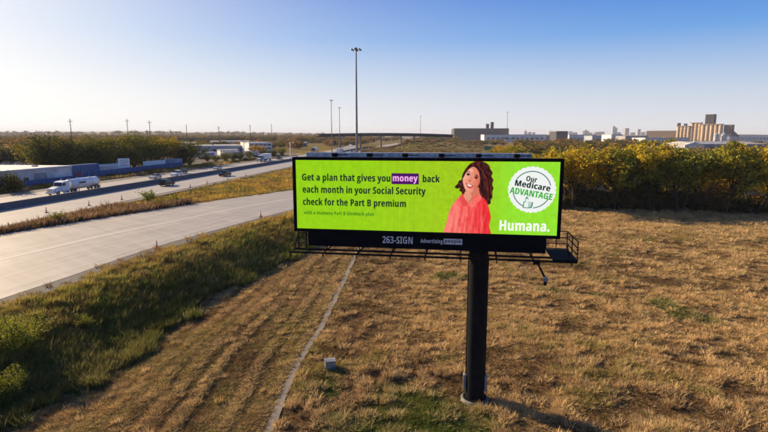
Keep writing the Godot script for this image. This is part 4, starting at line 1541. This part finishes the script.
	# parked cars beyond the white warehouse roof
	for i in 10:
		var px := 3.0 + i * 3.4
		var ww := 218.0 + (i % 3) * 9.0
		car(["white_paint", "silver_paint", "navy_paint", "black_paint"][i % 4], 0, "car parked beyond the white warehouse, %s from the left" % ordinal[i], at((px - 384.0) / 512.0 * ww, ww, ROAD_H), 0.4 + (i % 2) * PI, "cars parked beyond the warehouse")

# ---------------------------------------------------------------- masts, poles, overpass
func mast(label: String, x: float, w: float, h: float, base_y: float) -> void:
	var t := thing("high_mast_light", label, "street light", Vector3(x, base_y, -w), 0.3, "high mast lights along the highway")
	var st := new_st()
	tube(st, [Vector3(0, 0, 0), Vector3(0, h * 0.5, 0), Vector3(0, h, 0)], [0.36, 0.29, 0.20], 14)
	part("pole", fin(st), M.mast_steel, t)
	st = new_st()
	tube(st, [Vector3(0, 0, 0), Vector3(0, 0.5, 0)], [0.7, 0.7], 14)
	part("footing", fin(st), M.concrete, t)
	st = new_st()
	tube(st, [Vector3(0, h - 0.2, 0), Vector3(0, h + 0.35, 0), Vector3(0, h + 0.55, 0)], [0.42, 0.42, 0.2], 12)
	for k in 6:
		var a := TAU * k / 6.0
		bar(st, Vector3(0, h + 0.1, 0), Vector3(cos(a) * 1.15, h, sin(a) * 1.15), 0.10)
	part("lamp_ring", fin(st), M.mast_steel, t)
	for k in 6:
		var a := TAU * k / 6.0
		st = new_st()
		tube(st, [Vector3(cos(a) * 1.3, h - 0.28, sin(a) * 1.3), Vector3(cos(a) * 1.3, h - 0.02, sin(a) * 1.3), Vector3(cos(a) * 1.3, h + 0.22, sin(a) * 1.3)], [0.36, 0.34, 0.14], 10)
		part("lamp", fin(st), M.mast_steel, t)

func build_masts_and_bridge() -> void:
	mast("tallest high mast light, rising behind the billboard", -8.1, 154.0, 38.4, height(-8.1, 154.0))
	mast("high mast light left of the tallest one, with its foot near the highway", -42.5, 421.0, 41.5, ROAD_H)
	mast("slender high mast light just left of the tallest one, farther off", -45.5, 532.0, 41.5, ROAD_H)
	mast("faint far high mast light right of the overpass piers", 52.0, 740.0, 41.0, ROAD_H)
	mast("high mast light in front of the wide dark building", 143.5, 605.0, 42.5, 0.5)
	# utility poles on the left skyline
	var poles := [[75, 300.0, 23.0, "tallest wooden utility pole, leftmost above the yard trees"], [131, 360.0, 25.0, "wooden utility pole above the middle of the yard trees"], [150, 420.0, 18.0, "short utility pole left of a taller one above the yard trees"], [153, 360.0, 24.0, "tall utility pole above the right half of the yard trees"], [173, 420.0, 18.5, "utility pole above the right end of the yard trees"], [189, 400.0, 22.0, "utility pole left of the pale blue-grey warehouse"], [221, 420.0, 21.0, "utility pole above the pale blue-grey warehouse"], [252, 460.0, 23.0, "thin utility pole left of the white two-storey building"], [273, 420.0, 23.0, "utility pole behind the white two-storey building"]]
	for i in poles.size():
		var q: Array = poles[i]
		var x: float = (q[0] - 384.0) / 512.0 * q[1]
		var t := thing("utility_pole", q[3], "utility pole", at(x, q[1], ROAD_H), 0.2 * i, "utility poles on the left skyline")
		var st := new_st()
		tube(st, [Vector3(0, 0, 0), Vector3(0, q[2], 0)], [0.26, 0.18], 8)
		part("pole", fin(st), M.wood_pole, t)
		if i % 3 != 2:
			part("crossarm", box_mesh(Vector3(2.6, 0.2, 0.2)), M.wood_pole, t, Vector3(0, q[2] - 1.6, 0))
			for k in 3:
				part("insulator", box_mesh(Vector3(0.14, 0.4, 0.14)), M.galvanised, t, Vector3(-1.1 + k * 1.1, q[2] - 1.3, 0))
	for q in [[245.0, 290.0, 9.5, "white lamp post standing at the far shoulder left of the billboard"], [291.0, 300.0, 9.0, "white lamp post at the far shoulder beside the billboard's left edge"]]:
		var x: float = (q[0] - 384.0) / 512.0 * q[1]
		var t := thing("lamp_post", q[3], "street light", at(x, q[1], ROAD_H), 0.0, "white lamp posts by the far shoulder")
		var st := new_st()
		tube(st, [Vector3(0, 0, 0), Vector3(0, q[2], 0)], [0.30, 0.22], 8)
		part("pole", fin(st), M.sign_white, t)
		part("lamp", box_mesh(Vector3(1.4, 0.2, 0.4), 0.05), M.galvanised, t, Vector3(0.6, q[2] + 0.1, 0))
	# overpass across the highway
	var t := thing("overpass", "long dark overpass on pale piers crossing the highway in the distance", "bridge", Vector3(0, ROAD_H, -575.0))
	var st := new_st()
	var deck := []
	for k in 21:
		deck.append(Vector3(-70.0 + k * 7.4, 13.6 + 1.6 * (1.0 - pow((k - 9.0) / 11.0, 2.0)), 22.0 - 2.0 * k))
	for k in 20:
		var a: Vector3 = deck[k]
		var b: Vector3 = deck[k + 1]
		st.set_smooth_group(-1)
		bar(st, a, b + (b - a) * 0.002, 11.0, 0.6)
	part("deck", fin(st), M.slate_wall, t)
	st = new_st()
	for k in 20:
		var a: Vector3 = deck[k]
		var b: Vector3 = deck[k + 1]
		for o in [-4.0, 0.0, 4.0]:
			bar(st, a + Vector3(0, -1.3, o), b + Vector3(0, -1.3, o), 0.6, 1.9)
	part("girder", fin(st), M.slate_wall, t)
	for sg in [-5.3, 5.3]:
		st = new_st()
		for k in 20:
			bar(st, deck[k] + Vector3(0, 0.75, sg), deck[k + 1] + Vector3(0, 0.75, sg), 0.3, 0.9)
		part("parapet", fin(st), M.slate_wall, t)
	for k in [3, 6, 9, 12, 14]:
		var p: Vector3 = deck[k]
		var pier := part("pier_cap", box_mesh(Vector3(1.6, 1.4, 10.5), 0.1), M.concrete, t, p + Vector3(0, -2.95, 0))
		for o in [-3.6, 3.6]:
			st = new_st()
			tube(st, [Vector3(0, -p.y + 2.0, o), Vector3(0, -0.7, o)], [0.75, 0.75], 12)
			part("pier_column", fin(st), M.concrete, pier)
	# a second long dark structure on the left horizon
	t = thing("viaduct", "long low dark viaduct on the left horizon", "bridge", Vector3(-330.0, ROAD_H, -820.0), -0.12)
	part("deck", box_mesh(Vector3(270.0, 2.2, 10.0)), M.slate_wall, t, Vector3(0, 8.4, 0))
	for k in 12:
		part("pier", box_mesh(Vector3(1.6, 7.6, 7.0)), M.grey_wall, t, Vector3(-125.0 + k * 22.7, 3.6, 0))
	# green guide signs beside the road
	for q in [[487.0, 330.0, 9.3, 4.6, 2.6, "large green road sign above the middle of the billboard"], [505.0, 560.0, 14.0, 3.6, 1.9, "small green road sign below the far high mast light"], [512.0, 560.0, 14.0, 3.0, 1.7, "small green road sign just right of the one below the far mast"]]:
		var x: float = (q[0] - 384.0) / 512.0 * q[1]
		var g := thing("road_sign", q[5], "road sign", at(x, q[1]), 0.15, "green road signs")
		var top: float = q[2] - g.position.y
		part("panel", box_mesh(Vector3(q[3], q[4], 0.12), 0.03), M.sign_green, g, Vector3(0, top - q[4] * 0.5, 0))
		for sgn in [-0.32, 0.32]:
			part("post", box_mesh(Vector3(0.22, top, 0.22)), M.galvanised, g, Vector3(q[3] * sgn, top * 0.5 - 0.3, -0.2))
		if q[1] < 400.0:
			for b in [[0, top - 0.16, q[3] - 0.4, 0.09], [0, top - q[4] + 0.16, q[3] - 0.4, 0.09]]:
				part("border", box_mesh(Vector3(b[2], b[3], 0.02)), M.sign_white, g, Vector3(b[0], b[1], 0.068))

# ---------------------------------------------------------------- far city
func bearing(px: float, w: float) -> float:
	return (px - 384.0) / 512.0 * w * 0.99

func block(called: String, label: String, p0: float, p1: float, top: float, w: float, m: Material, deep := 30.0, group := "", wins := 0, floors := 0, turn := 0.0) -> Node3D:
	# a far block that spans two bearings, `top` metres above the ground
	var x0 := bearing(p0, w)
	var x1 := bearing(p1, w)
	var t := thing(called, label, "building", at((x0 + x1) * 0.5, w), turn, group)
	part("wall", box_mesh(Vector3(x1 - x0, top + 4.0, deep)), m, t, Vector3(0, top * 0.5 - 2.0, -deep * 0.5))
	part("roof", box_mesh(Vector3(x1 - x0 + 0.6, 0.8, deep + 0.6)), M.grey_roof, t, Vector3(0, top + 0.403, -deep * 0.5))
	for f in floors:
		window_row(t, wins, -(x1 - x0) * 0.47, (x1 - x0) * 0.47, top * (f + 0.6) / (floors + 0.2), top / (floors + 1.0) * 0.45, M.window_glass, 0.62)
	return t

func build_far_city() -> void:
	# wide dark building
	var t := block("office_block", "wide dark flat-topped building on the horizon above the billboard", 454.0, 508.5, 34.0, 1500.0, M.slate_wall, 60.0, "", 16, 3)
	for q in [[9.0, 47.0, 7.5, -12.0], [22.5, 52.0, 7.5, -12.0]]:
		part("tower", box_mesh(Vector3(q[2], q[1] - 34.0, 10.0)), M.slate_wall, t, Vector3(q[0] + 10.0, (q[1] + 34.8) * 0.5 + 0.41, q[3]))
	# low pale halls
	var lows := [
		["long white hall in front of the wide dark building", 484, 546, 15.5, 1150, "white_wall", 12, 1],
		["low grey hall with a pale roof right of the long white hall", 530, 557, 14.0, 1250, "grey_wall", 6, 1],
		["dark square block between the pale halls right of the billboard's centre", 556, 567.5, 22.0, 1050, "slate_wall", 4, 3],
		["long pale hall above the golden trees", 569, 596, 15.0, 1100, "white_wall", 8, 1],
		["low blue-grey hall above the golden trees", 592, 622, 13.0, 980, "blue_grey_wall", 8, 1],
		["small white block left of the tan grain elevator", 611, 622, 15.0, 900, "white_wall", 4, 1],
		["pale hall under the two city towers", 625, 648, 12.5, 860, "grey_wall", 7, 1],
		["white low hall left of the grain elevator", 645, 688, 10.0, 760, "white_wall", 8, 1],
		["long white hall on the right horizon", 735, 790, 17.0, 1500, "white_wall", 14, 1]]
	for q in lows:
		block("hall", q[0], q[1], q[2], q[3], q[4], M[q[5]], 40.0, "pale halls before the city", q[6], q[7])
	# city skyline, hazy
	var city := [[524, 527, 65], [528.5, 531, 60], [532.5, 535, 57], [549, 553, 74], [554.5, 558, 58], [568, 572, 69], [573, 577, 56], [583.5, 588.5, 75], [589, 592, 55], [594, 598, 60], [598.5, 604, 64], [612, 616.5, 89], [624.5, 628.5, 85], [616.8, 620.5, 58], [637, 640, 76], [640.5, 645, 60], [631, 635, 55]]
	for i in city.size():
		var q: Array = city[i]
		var o := block("city_tower", "distant hazy city tower, %s from the left on the skyline" % (ordinal[i] if i < 16 else "last"), q[0], q[1], q[2], 6200.0 - (1400.0 if i in [11, 12, 14] else 0.0), M[["grey_wall", "slate_wall", "blue_grey_wall"][i % 3]], 40.0, "towers of the distant city", 3, 8)
		if i in [0, 7, 11]:
			part("crown_block", box_mesh(Vector3(16, 14, 16)), M.slate_wall, o, Vector3(0, q[2] + 7.9, -20))
	# tan grain elevator
	var w := 1400.0
	t = thing("grain_elevator", "large tan grain elevator with a dark head house tower on the right horizon", "building", at(bearing(690, w), w, 0.0), -0.9)
	var px := func(p: float) -> float: return (bearing(p, w) - bearing(690, w)) * 1.38
	var low := part("low_wing", box_mesh(Vector3(px.call(681.5) - px.call(658.0), 34.0, 40.0)), M.brown_wall, t, Vector3((px.call(658.0) + px.call(681.5)) * 0.5, 13.0, -24.0))
	low.set_meta("label", "dark low wing at the elevator's left")
	# rows of silo cylinders make up the tan bodies
	for g in [[681.0, 690.5, 41.0, 4, "tan_wall", 6.0], [690.0, 697.5, 49.5, 3, "tan_wall", 4.0], [697.5, 711.0, 45.0, 5, "tan_wall", 8.0]]:
		var n: int = g[3]
		var x0: float = px.call(g[0])
		var x1: float = px.call(g[1])
		var rr := (x1 - x0) / n * 0.5
		for k in n:
			var st := new_st()
			var cx := x0 + rr * (2 * k + 1)
			tube(st, [Vector3(cx, -3.0, g[5]), Vector3(cx, g[2], g[5])], [rr * 1.03, rr * 1.03], 18)
			part("silo", fin(st), M[g[4]], t)
		part("silo_roof", box_mesh(Vector3(x1 - x0, 1.4, rr * 2.4)), M.tan_dark, t, Vector3((x0 + x1) * 0.5, g[2] + 0.72, g[5]))
	part("head_house", box_mesh(Vector3(px.call(704.5) - px.call(699.0), 26.0, 16.0)), M.slate_wall, t, Vector3((px.call(699.0) + px.call(704.5)) * 0.5, 58.5, -4.0))
	part("bin_house", box_mesh(Vector3(px.call(716.0) - px.call(711.2), 46.0, 18.0)), M.brown_wall, t, Vector3((px.call(711.2) + px.call(716.0)) * 0.5, 21.0, -4.0))
	for q in [[682.0, 46.0], [686.5, 44.0]]:
		part("vent_house", box_mesh(Vector3(6.0, 8.0, 8.0)), M.slate_wall, t, Vector3(px.call(q[0]), q[1] + 0.5, 4.0))
	# metal bins beside it
	for q in [[715.8, 5.0, 24.0, "left of two round metal grain bins beside the elevator"], [723.5, 5.8, 24.5, "right of two round metal grain bins beside the elevator"]]:
		var o := thing("grain_bin", q[3], "grain bin", at(bearing(q[0], 1300.0), 1300.0, 0.0), 0.0, "metal grain bins")
		var st := new_st()
		tube(st, [Vector3(0, -2, 0), Vector3(0, q[2] - 5.0, 0)], [q[1] * 1.2, q[1] * 1.2], 20)
		part("bin_wall", fin(st), M.galv_roof, o)
		st = new_st()
		tube(st, [Vector3(0, q[2] - 5.0, 0), Vector3(0, q[2], 0)], [q[1] * 1.25, 0.4], 20)
		part("bin_roof", fin(st), M.galv_roof, o)
	t = thing("storage_dome", "dark blue conical storage roof right of the metal grain bins", "building", at(bearing(730.5, 1330.0), 1330.0, 0.0))
	var sd := new_st()
	tube(sd, [Vector3(0, -2, 0), Vector3(0, 15, 0)], [18.5, 18.5], 24)
	part("wall", fin(sd), M.blue_grey_wall, t)
	sd = new_st()
	tube(sd, [Vector3(0, 15, 0), Vector3(0, 31, 0)], [19.2, 2.0], 24)
	part("roof", fin(sd), M.slate_wall, t)
	# broad grey-roofed warehouses behind the tree line
	t = hall("warehouse", "broad warehouse with a flat grey roof above the right-hand trees", bearing(733, 420.0), 420.0, 0.0, Vector3(56.0, 9.0, 55.0), M.grey_wall, M.grey_roof, "", -99.0, 2.2)
	window_row(t, 8, -27.0, 27.0, 5.0, 3.0, M.slate_wall, 0.5)
	t = hall("shed", "white gabled shed left of the broad grey-roofed warehouse", bearing(704, 430.0), 430.0, PI / 2 - 0.5, Vector3(30.0, 8.0, 14.0), M.white_wall, M.white_roof, "", -99.0, 3.0)
	front_piece(t, "door", 0.0, 2.5, 4.0, 5.0, M.slate_wall)

# ---------------------------------------------------------------- far woods and hills
func far_tree(s: int, n: int) -> ArrayMesh:
	var r := RandomNumberGenerator.new()
	r.seed = s
	var tips := []
	for k in 26:
		var d := Vector3(r.randfn(), r.randfn() * 0.8, r.randfn()).normalized() * pow(r.randf(), 0.35)
		tips.append([Vector3(d.x * 0.42, 0.56 + d.y * 0.42, d.z * 0.42), 0])
	return leaf_cloud(r, tips, n, 0.085, 0.14, [Vector3(1, 1, 1), Vector3(0.75, 0.8, 0.8), Vector3(1.25, 1.1, 0.9)])

func build_far_woods() -> void:
	var r := RandomNumberGenerator.new()
	r.seed = 404
	var mesh := far_tree(501, 520)
	var pal := [Vector3(0.170, 0.145, 0.051), Vector3(0.272, 0.153, 0.051), Vector3(0.119, 0.119, 0.043), Vector3(0.340, 0.204, 0.051), Vector3(0.153, 0.102, 0.060), Vector3(0.204, 0.170, 0.051)]
	var xf := []
	var cols := PackedColorArray()
	# bands: bearing from, to, distance from, to, count, height
	var bands := [[-30, 40, 250, 420, 150, 9.0], [-60, 170, 480, 700, 520, 10.0], [-60, 330, 900, 1700, 900, 13.0], [-40, 330, 1800, 3600, 1100, 18.0], [325, 460, 640, 900, 130, 8.0], [300, 460, 900, 1800, 260, 12.0], [440, 560, 700, 1000, 90, 7.0], [560, 800, 620, 900, 110, 9.0], [460, 830, 1700, 3000, 420, 13.0], [520, 820, 140, 600, 520, 8.0], [196, 300, 500, 760, 130, 8.0]]
	for b in bands:
		for k in b[4]:
			var w := lerpf(b[2], b[3], r.randf())
			var x := bearing(lerpf(b[0], b[1], r.randf()), w)
			var a := x - HW * w
			if a > -112.0 and a < -55.0:
				continue
			if absf(from_ramp(x, w) + 12.0) < 22.0 and w < 700.0:
				continue
			var h: float = b[5] * r.randf_range(0.65, 1.25)
			if b[2] < 300 and b[0] < 100:
				h *= 0.8
			var y := height(x, w) + hill_height(x, w)
			xf.append(Transform3D(Basis(Vector3.UP, r.randf() * TAU).scaled(Vector3(h * r.randf_range(1.0, 1.6), h, h * 1.3)), Vector3(x, y - 0.05 * h, -w)))
			var c: Vector3 = pal[r.randi() % pal.size()] * r.randf_range(0.8, 1.25)
			cols.append(Color(c.x, c.y, c.z))
	stuff("far_woods", "brown and olive autumn woods across the flat distance", "woods", mesh, M.leaf, xf, cols)
	# rough grass and low scrub on the embankment of the overpass and the land before it
	var hx := []
	var hc := PackedColorArray()
	for k in 2600:
		var w := lerpf(330.0, 640.0, r.randf())
		var x := r.randf_range(-26.0, 190.0)
		if absf(from_ramp(x, w) + 12.0) < 20.0:
			continue
		var h := r.randf_range(0.3, 0.9) * (2.2 if r.randf() < 0.06 else 1.0)
		hx.append(Transform3D(Basis(Vector3.UP, r.randf() * TAU).scaled(Vector3(h * r.randf_range(3.0, 7.0), h, h * 4.0)), Vector3(x, height(x, w) - 0.1 * h, -w)))
		var c: Vector3 = [Vector3(0.36, 0.27, 0.12), Vector3(0.44, 0.33, 0.15), Vector3(0.22, 0.20, 0.07), Vector3(0.30, 0.20, 0.10)][r.randi() % 4] * r.randf_range(0.7, 1.15)
		hc.append(Color(c.x, c.y, c.z))
	stuff("rough_grass", "rough tan grass on the embankment beside the overpass", "grass", mesh, M.leaf, hx, hc)
	# low wooded hills on the left horizon
	var st := new_st()
	st.set_smooth_group(0)
	var rows := [2600.0, 3000.0, 3500.0, 4200.0, 5000.0, 6000.0, 8000.0]
	var g := []
	for w in rows:
		var line := []
		for k in 81:
			var x := bearing(lerpf(-260.0, 900.0, k / 80.0), w)
			line.append(Vector3(x, ROAD_H - 1.5 + hill_height(x, w), -w))
		g.append(line)
	for j in rows.size() - 1:
		for k in 80:
			quad(st, g[j][k], g[j + 1][k], g[j + 1][k + 1], g[j][k + 1])
	struct("hills", fin(st), M.hill, "low wooded hills along the left horizon")

func hill_height(x: float, w: float) -> float:
	if w < 2400.0:
		return 0.0
	var px := x / (w * 0.99) * 512.0 + 384.0
	var up := smooth(2600.0, 4200.0, w) * (1.0 - smooth(5200.0, 8000.0, w))
	return up * (22.0 + 26.0 * (1.0 - smooth(120.0, 460.0, px)) + 12.0 * noise_a.get_noise_2d(x * 0.06, w * 0.03))

# ---------------------------------------------------------------- traffic
func wheel_mesh(r: float, wide: float) -> ArrayMesh:
	var st := new_st()
	tube(st, [Vector3(-wide * 0.5, 0, 0), Vector3(-wide * 0.35, 0, 0), Vector3(wide * 0.35, 0, 0), Vector3(wide * 0.5, 0, 0)], [r * 0.86, r, r, r * 0.86], 16)
	return fin(st)

func rim_mesh(r: float, wide: float) -> ArrayMesh:
	var st := new_st()
	tube(st, [Vector3(-wide * 0.53, 0, 0), Vector3(wide * 0.53, 0, 0)], [r * 0.55, r * 0.55], 10)
	return fin(st)

func put_wheel(t: Node3D, p: Vector3, r: float, wide: float) -> void:
	var key := "wheel%.2f" % r
	if not cache.has(key):
		cache[key] = [wheel_mesh(r, wide), rim_mesh(r, wide)]
	var o := part("wheel", cache[key][0], M.rubber, t, p)
	part("rim", cache[key][1], M.silver_paint, o)

var cache := {}
func cabin(st: SurfaceTool, z0: float, z1: float, y0: float, z2: float, z3: float, y1: float, w0: float, w1: float) -> void:
	# tapered glasshouse: bottom from z0 to z1, top from z2 to z3
	st.set_smooth_group(-1)
	var b := [Vector3(-w0, y0, z0), Vector3(w0, y0, z0), Vector3(w0, y0, z1), Vector3(-w0, y0, z1)]
	var a := [Vector3(-w1, y1, z2), Vector3(w1, y1, z2), Vector3(w1, y1, z3), Vector3(-w1, y1, z3)]
	for k in 4:
		quad(st, b[(k + 1) % 4], b[k], a[k], a[(k + 1) % 4])
	quad(st, a[3], a[2], a[1], a[0])

func car(paint_key: String, kind: int, label: String, pos: Vector3, turn: float, group: String) -> Node3D:
	# kind 0 sedan, 1 SUV, 2 pickup; the nose points along +z
	var L: float = [4.7, 4.9, 5.7][kind]
	var roof: float = [1.45, 1.8, 1.85][kind]
	var belt: float = [0.92, 1.12, 1.15][kind]
	var hw: float = [0.9, 0.97, 1.0][kind]
	var called: String = ["car", "suv", "pickup_truck"][kind]
	var t := thing(called, label, ["car", "car", "pickup truck"][kind], pos, turn, group)
	var key := "body%d" % kind
	if not cache.has(key):
		var st := new_st()
		var f := L * 0.5
		var prof := PackedVector2Array([Vector2(-f, 0.38), Vector2(-f + 0.1, 0.28), Vector2(f - 0.12, 0.26), Vector2(f, 0.42), Vector2(f - 0.04, belt - 0.28), Vector2(f - 0.25, belt - 0.14), Vector2(f * 0.36, belt), Vector2(-f + 0.15, belt), Vector2(-f, belt - 0.08)])
		prism(st, prof, -hw, hw)
		var g := new_st()
		var rf := new_st()
		match kind:
			0:
				cabin(g, -f * 0.78, f * 0.38, belt, -f * 0.42, f * 0.02, roof - 0.04, hw * 0.94, hw * 0.70)
				box(rf, Vector3(0, roof - 0.02, -f * 0.20), Vector3(hw * 1.42, 0.06, f * 0.46), Basis.IDENTITY, 0.02)
			1:
				cabin(g, -f * 0.97, f * 0.38, belt, -f * 0.88, f * 0.06, roof - 0.05, hw * 0.95, hw * 0.80)
				box(rf, Vector3(0, roof - 0.02, -f * 0.41), Vector3(hw * 1.62, 0.07, f * 0.95), Basis.IDENTITY, 0.02)
			2:
				cabin(g, -f * 0.22, f * 0.40, belt, -f * 0.18, f * 0.14, roof - 0.05, hw * 0.95, hw * 0.80)
				box(rf, Vector3(0, roof - 0.02, -f * 0.02), Vector3(hw * 1.62, 0.07, f * 0.33), Basis.IDENTITY, 0.02)
		cache[key] = [fin(st), fin(g), fin(rf)]
	var c: Array = cache[key]
	part("body", c[0], M[paint_key], t)
	part("cabin_glass", c[1], M.glass, t)
	part("roof", c[2], M[paint_key], t)
	if kind == 2:
		part("cargo_bed", box_mesh(Vector3(hw * 1.6, 0.04, L * 0.33)), M.black_paint, t, Vector3(0, belt + 0.022, -L * 0.31))
	for sx in [-1.0, 1.0]:
		part("headlight", box_mesh(Vector3(0.36, 0.16, 0.1), 0.02), M.lamp_lens, t, Vector3(sx * hw * 0.72, belt - 0.32, L * 0.5 - 0.03))
		part("taillight", box_mesh(Vector3(0.28, 0.2, 0.1), 0.02), M.tail_red, t, Vector3(sx * hw * 0.78, belt - 0.22, -L * 0.5 + 0.03))
		for z in [-0.31, 0.31]:
			put_wheel(t, Vector3(sx * (hw - 0.1), 0.34, L * z), 0.34, 0.24)
	return t

func semi(label: String, pos: Vector3, turn: float, paint_key: String, tanker: bool, group := "") -> void:
	var t := thing("tanker_truck" if tanker else "semi_truck", label, "truck", pos, turn, group)
	var W: Material = M[paint_key]
	# nose at +z; the cab's front bumper at z = 8.6, the trailer's end at z = -8.6
	var st := new_st()
	prism(st, PackedVector2Array([Vector2(5.9, 0.75), Vector2(8.45, 0.6), Vector2(8.55, 1.0), Vector2(8.4, 1.55), Vector2(6.9, 1.95), Vector2(5.9, 2.02)]), -0.85, 0.85)
	var hood := part("hood", fin(st), W, t)
	part("grille", box_mesh(Vector3(1.1, 0.85, 0.06), 0.02), M.chrome, hood, Vector3(0, 1.15, 8.53))
	part("bumper", box_mesh(Vector3(2.35, 0.4, 0.3), 0.06), M.chrome, t, Vector3(0, 0.62, 8.6))
	st = new_st()
	prism(st, PackedVector2Array([Vector2(3.5, 0.9), Vector2(6.0, 0.9), Vector2(6.0, 2.05), Vector2(5.7, 2.95), Vector2(5.2, 3.12), Vector2(3.5, 3.2)]), -1.15, 1.15)
	part("cab", fin(st), W, t)
	st = new_st()
	cabin(st, 5.0, 6.03, 2.06, 5.0, 5.73, 2.86, 1.05, 1.0)
	part("windshield", fin(st), M.glass, t)
	for sx in [-1.0, 1.0]:
		part("side_window", box_mesh(Vector3(0.05, 0.7, 0.85), 0.01), M.glass, t, Vector3(sx * 1.14, 2.42, 5.2))
		part("door", box_mesh(Vector3(0.03, 1.75, 1.1), 0.01), W, t, Vector3(sx * 1.155, 1.95, 5.15)).position.y = 1.1
		part("mirror", box_mesh(Vector3(0.2, 0.55, 0.12), 0.03), M.black_steel, t, Vector3(sx * 1.35, 2.4, 6.0))
		part("headlight", box_mesh(Vector3(0.34, 0.26, 0.16), 0.03), M.lamp_lens, t, Vector3(sx * 0.82, 1.15, 8.36))
		st = new_st()
		tube(st, [Vector3(sx * 1.0, 0.85, 3.6), Vector3(sx * 1.0, 0.85, 5.3)], [0.32, 0.32], 14)
		part("fuel_tank", fin(st), M.chrome, t)
		st = new_st()
		tube(st, [Vector3(sx * 1.05, 1.0, 3.35), Vector3(sx * 1.05, 3.7, 3.35)], [0.08, 0.08], 8)
		part("exhaust_stack", fin(st), M.chrome, t)
		st = new_st()
		tube(st, [Vector3(sx * 0.62, 0.98, 7.35), Vector3(sx * 1.2, 0.98, 7.35)], [0.62, 0.62], 16)
		part("fender", fin(st), W, t)
		for z in [7.35, 2.6, 1.3, -6.3, -7.6]:
			put_wheel(t, Vector3(sx * (1.05 if z < 7 else 1.06), 0.52, z), 0.52, 0.5 if z < 7 else 0.34)
	part("chassis", box_mesh(Vector3(0.9, 0.3, 8.0)), M.black_steel, t, Vector3(0, 0.8, 4.2))
	if tanker:
		st = new_st()
		var pts := []
		var rad := []
		for q in [[-8.55, 0.1], [-8.5, 0.62], [-8.3, 0.98], [-8.0, 1.12], [-3.0, 1.17], [2.2, 1.12], [2.6, 0.98], [2.8, 0.62], [2.85, 0.1]]:
			pts.append(Vector3(0, 2.22, q[0]))
			rad.append(q[1])
		tube(st, pts, rad, 28)
		part("tank", fin(st), M.white_paint, t)
		for z in [-7.9, -5.2, -2.6, 0.0, 2.1]:
			st = new_st()
			tube(st, [Vector3(0, 2.22, z - 0.05), Vector3(0, 2.22, z + 0.05)], [1.19, 1.19], 28)
			part("tank_band", fin(st), M.silver_paint, t)
		for z in [-5.5, -1.2]:
			st = new_st()
			tube(st, [Vector3(0, 3.3, z), Vector3(0, 3.52, z)], [0.32, 0.3], 12)
			part("hatch", fin(st), M.silver_paint, t)
		part("trailer_frame", box_mesh(Vector3(1.0, 0.4, 10.5)), M.galvanised, t, Vector3(0, 1.0, -3.0))
		for sx in [-1.0, 1.0]:
			part("landing_leg", box_mesh(Vector3(0.14, 0.95, 0.14)), M.galvanised, t, Vector3(sx * 0.7, 0.5, -0.4))
			part("logo_stripe", box_mesh(Vector3(0.02, 0.42, 2.3), 0.005), M.navy_paint, t, Vector3(sx * 1.195, 2.36, -1.2))
			part("mudguard", box_mesh(Vector3(0.5, 0.06, 2.9), 0.02), M.black_steel, t, Vector3(sx * 1.0, 1.14, -6.95))
	else:
		part("trailer_box", box_mesh(Vector3(2.5, 2.7, 11.4), 0.06), M.white_paint, t, Vector3(0, 2.5, -2.9))
		part("trailer_frame", box_mesh(Vector3(1.0, 0.3, 11.0)), M.black_steel, t, Vector3(0, 0.98, -2.9))

func build_traffic() -> void:
	var y := ROAD_H + 0.056
	var come := atan2(-sin(atan(HW)), cos(atan(HW)))   # nose towards the viewer
	var go := come + PI
	var onto := func(a: float, w: float) -> Vector3: return Vector3(a + HW * w, y, -w)
	semi("white tanker truck driving on the far highway lanes", onto.call(-86.3, 121.5), come, "white_paint", true)
	get_node("tanker_truck").scale = Vector3.ONE * 0.94
	var g1 := "vehicles on the far lanes"
	var g2 := "vehicles on the near lanes"
	car("silver_paint", 0, "front one of two pale cars close together on the far lanes", onto.call(-88.6, 160.5), come, g1)
	car("white_paint", 1, "rear one of two pale cars close together on the far lanes", onto.call(-87.2, 171.0), come, g1)
	car("black_paint", 1, "dark car behind the two pale cars on the far lanes", onto.call(-90.5, 181.0), come, g1)
	car("silver_paint", 0, "lone silver car on the far lanes above the dark pickup", onto.call(-88.5, 206.0), come, g1)
	semi("white box truck on the far lanes near the billboard's left edge", onto.call(-92.0, 272.0), come, "blue_grey_wall", false, g1)
	car("navy_paint", 2, "dark pickup just behind the white box truck on the far lanes", onto.call(-90.0, 292.0), come, g1)
	car("white_paint", 1, "small white car beyond the box truck on the far lanes", onto.call(-86.5, 312.0), come, g1)
	car("black_paint", 1, "black SUV on the near lanes left of the yellow verge", onto.call(-72.6, 137.0), go, g2)
	car("black_paint", 2, "black pickup on the near lanes, with a long shadow beside the yellow verge", onto.call(-70.4, 169.5), go, g2)
	car("red_paint", 0, "red car far off on the highway above the billboard's left corner", onto.call(-96.0, 394.0) + Vector3(0, 0, 0), come, g1)
	semi("red semi truck far off on the highway above the billboard", onto.call(-75.0, 395.0), go, "red_paint", false, g2)
	semi("white semi truck far off where the highway bends left", onto.call(-103.0, 430.0), come, "navy_paint", false, g1)
	for i in 6:
		car(["white_paint", "black_paint", "silver_paint", "navy_paint", "white_paint", "black_paint"][i], i % 3, "tiny car on the highway just above the billboard, %s nearest" % ordinal[i], onto.call(-66.5 - (i % 3) * 3.6, 405.0 + i * 17.0), go, "tiny cars above the billboard")
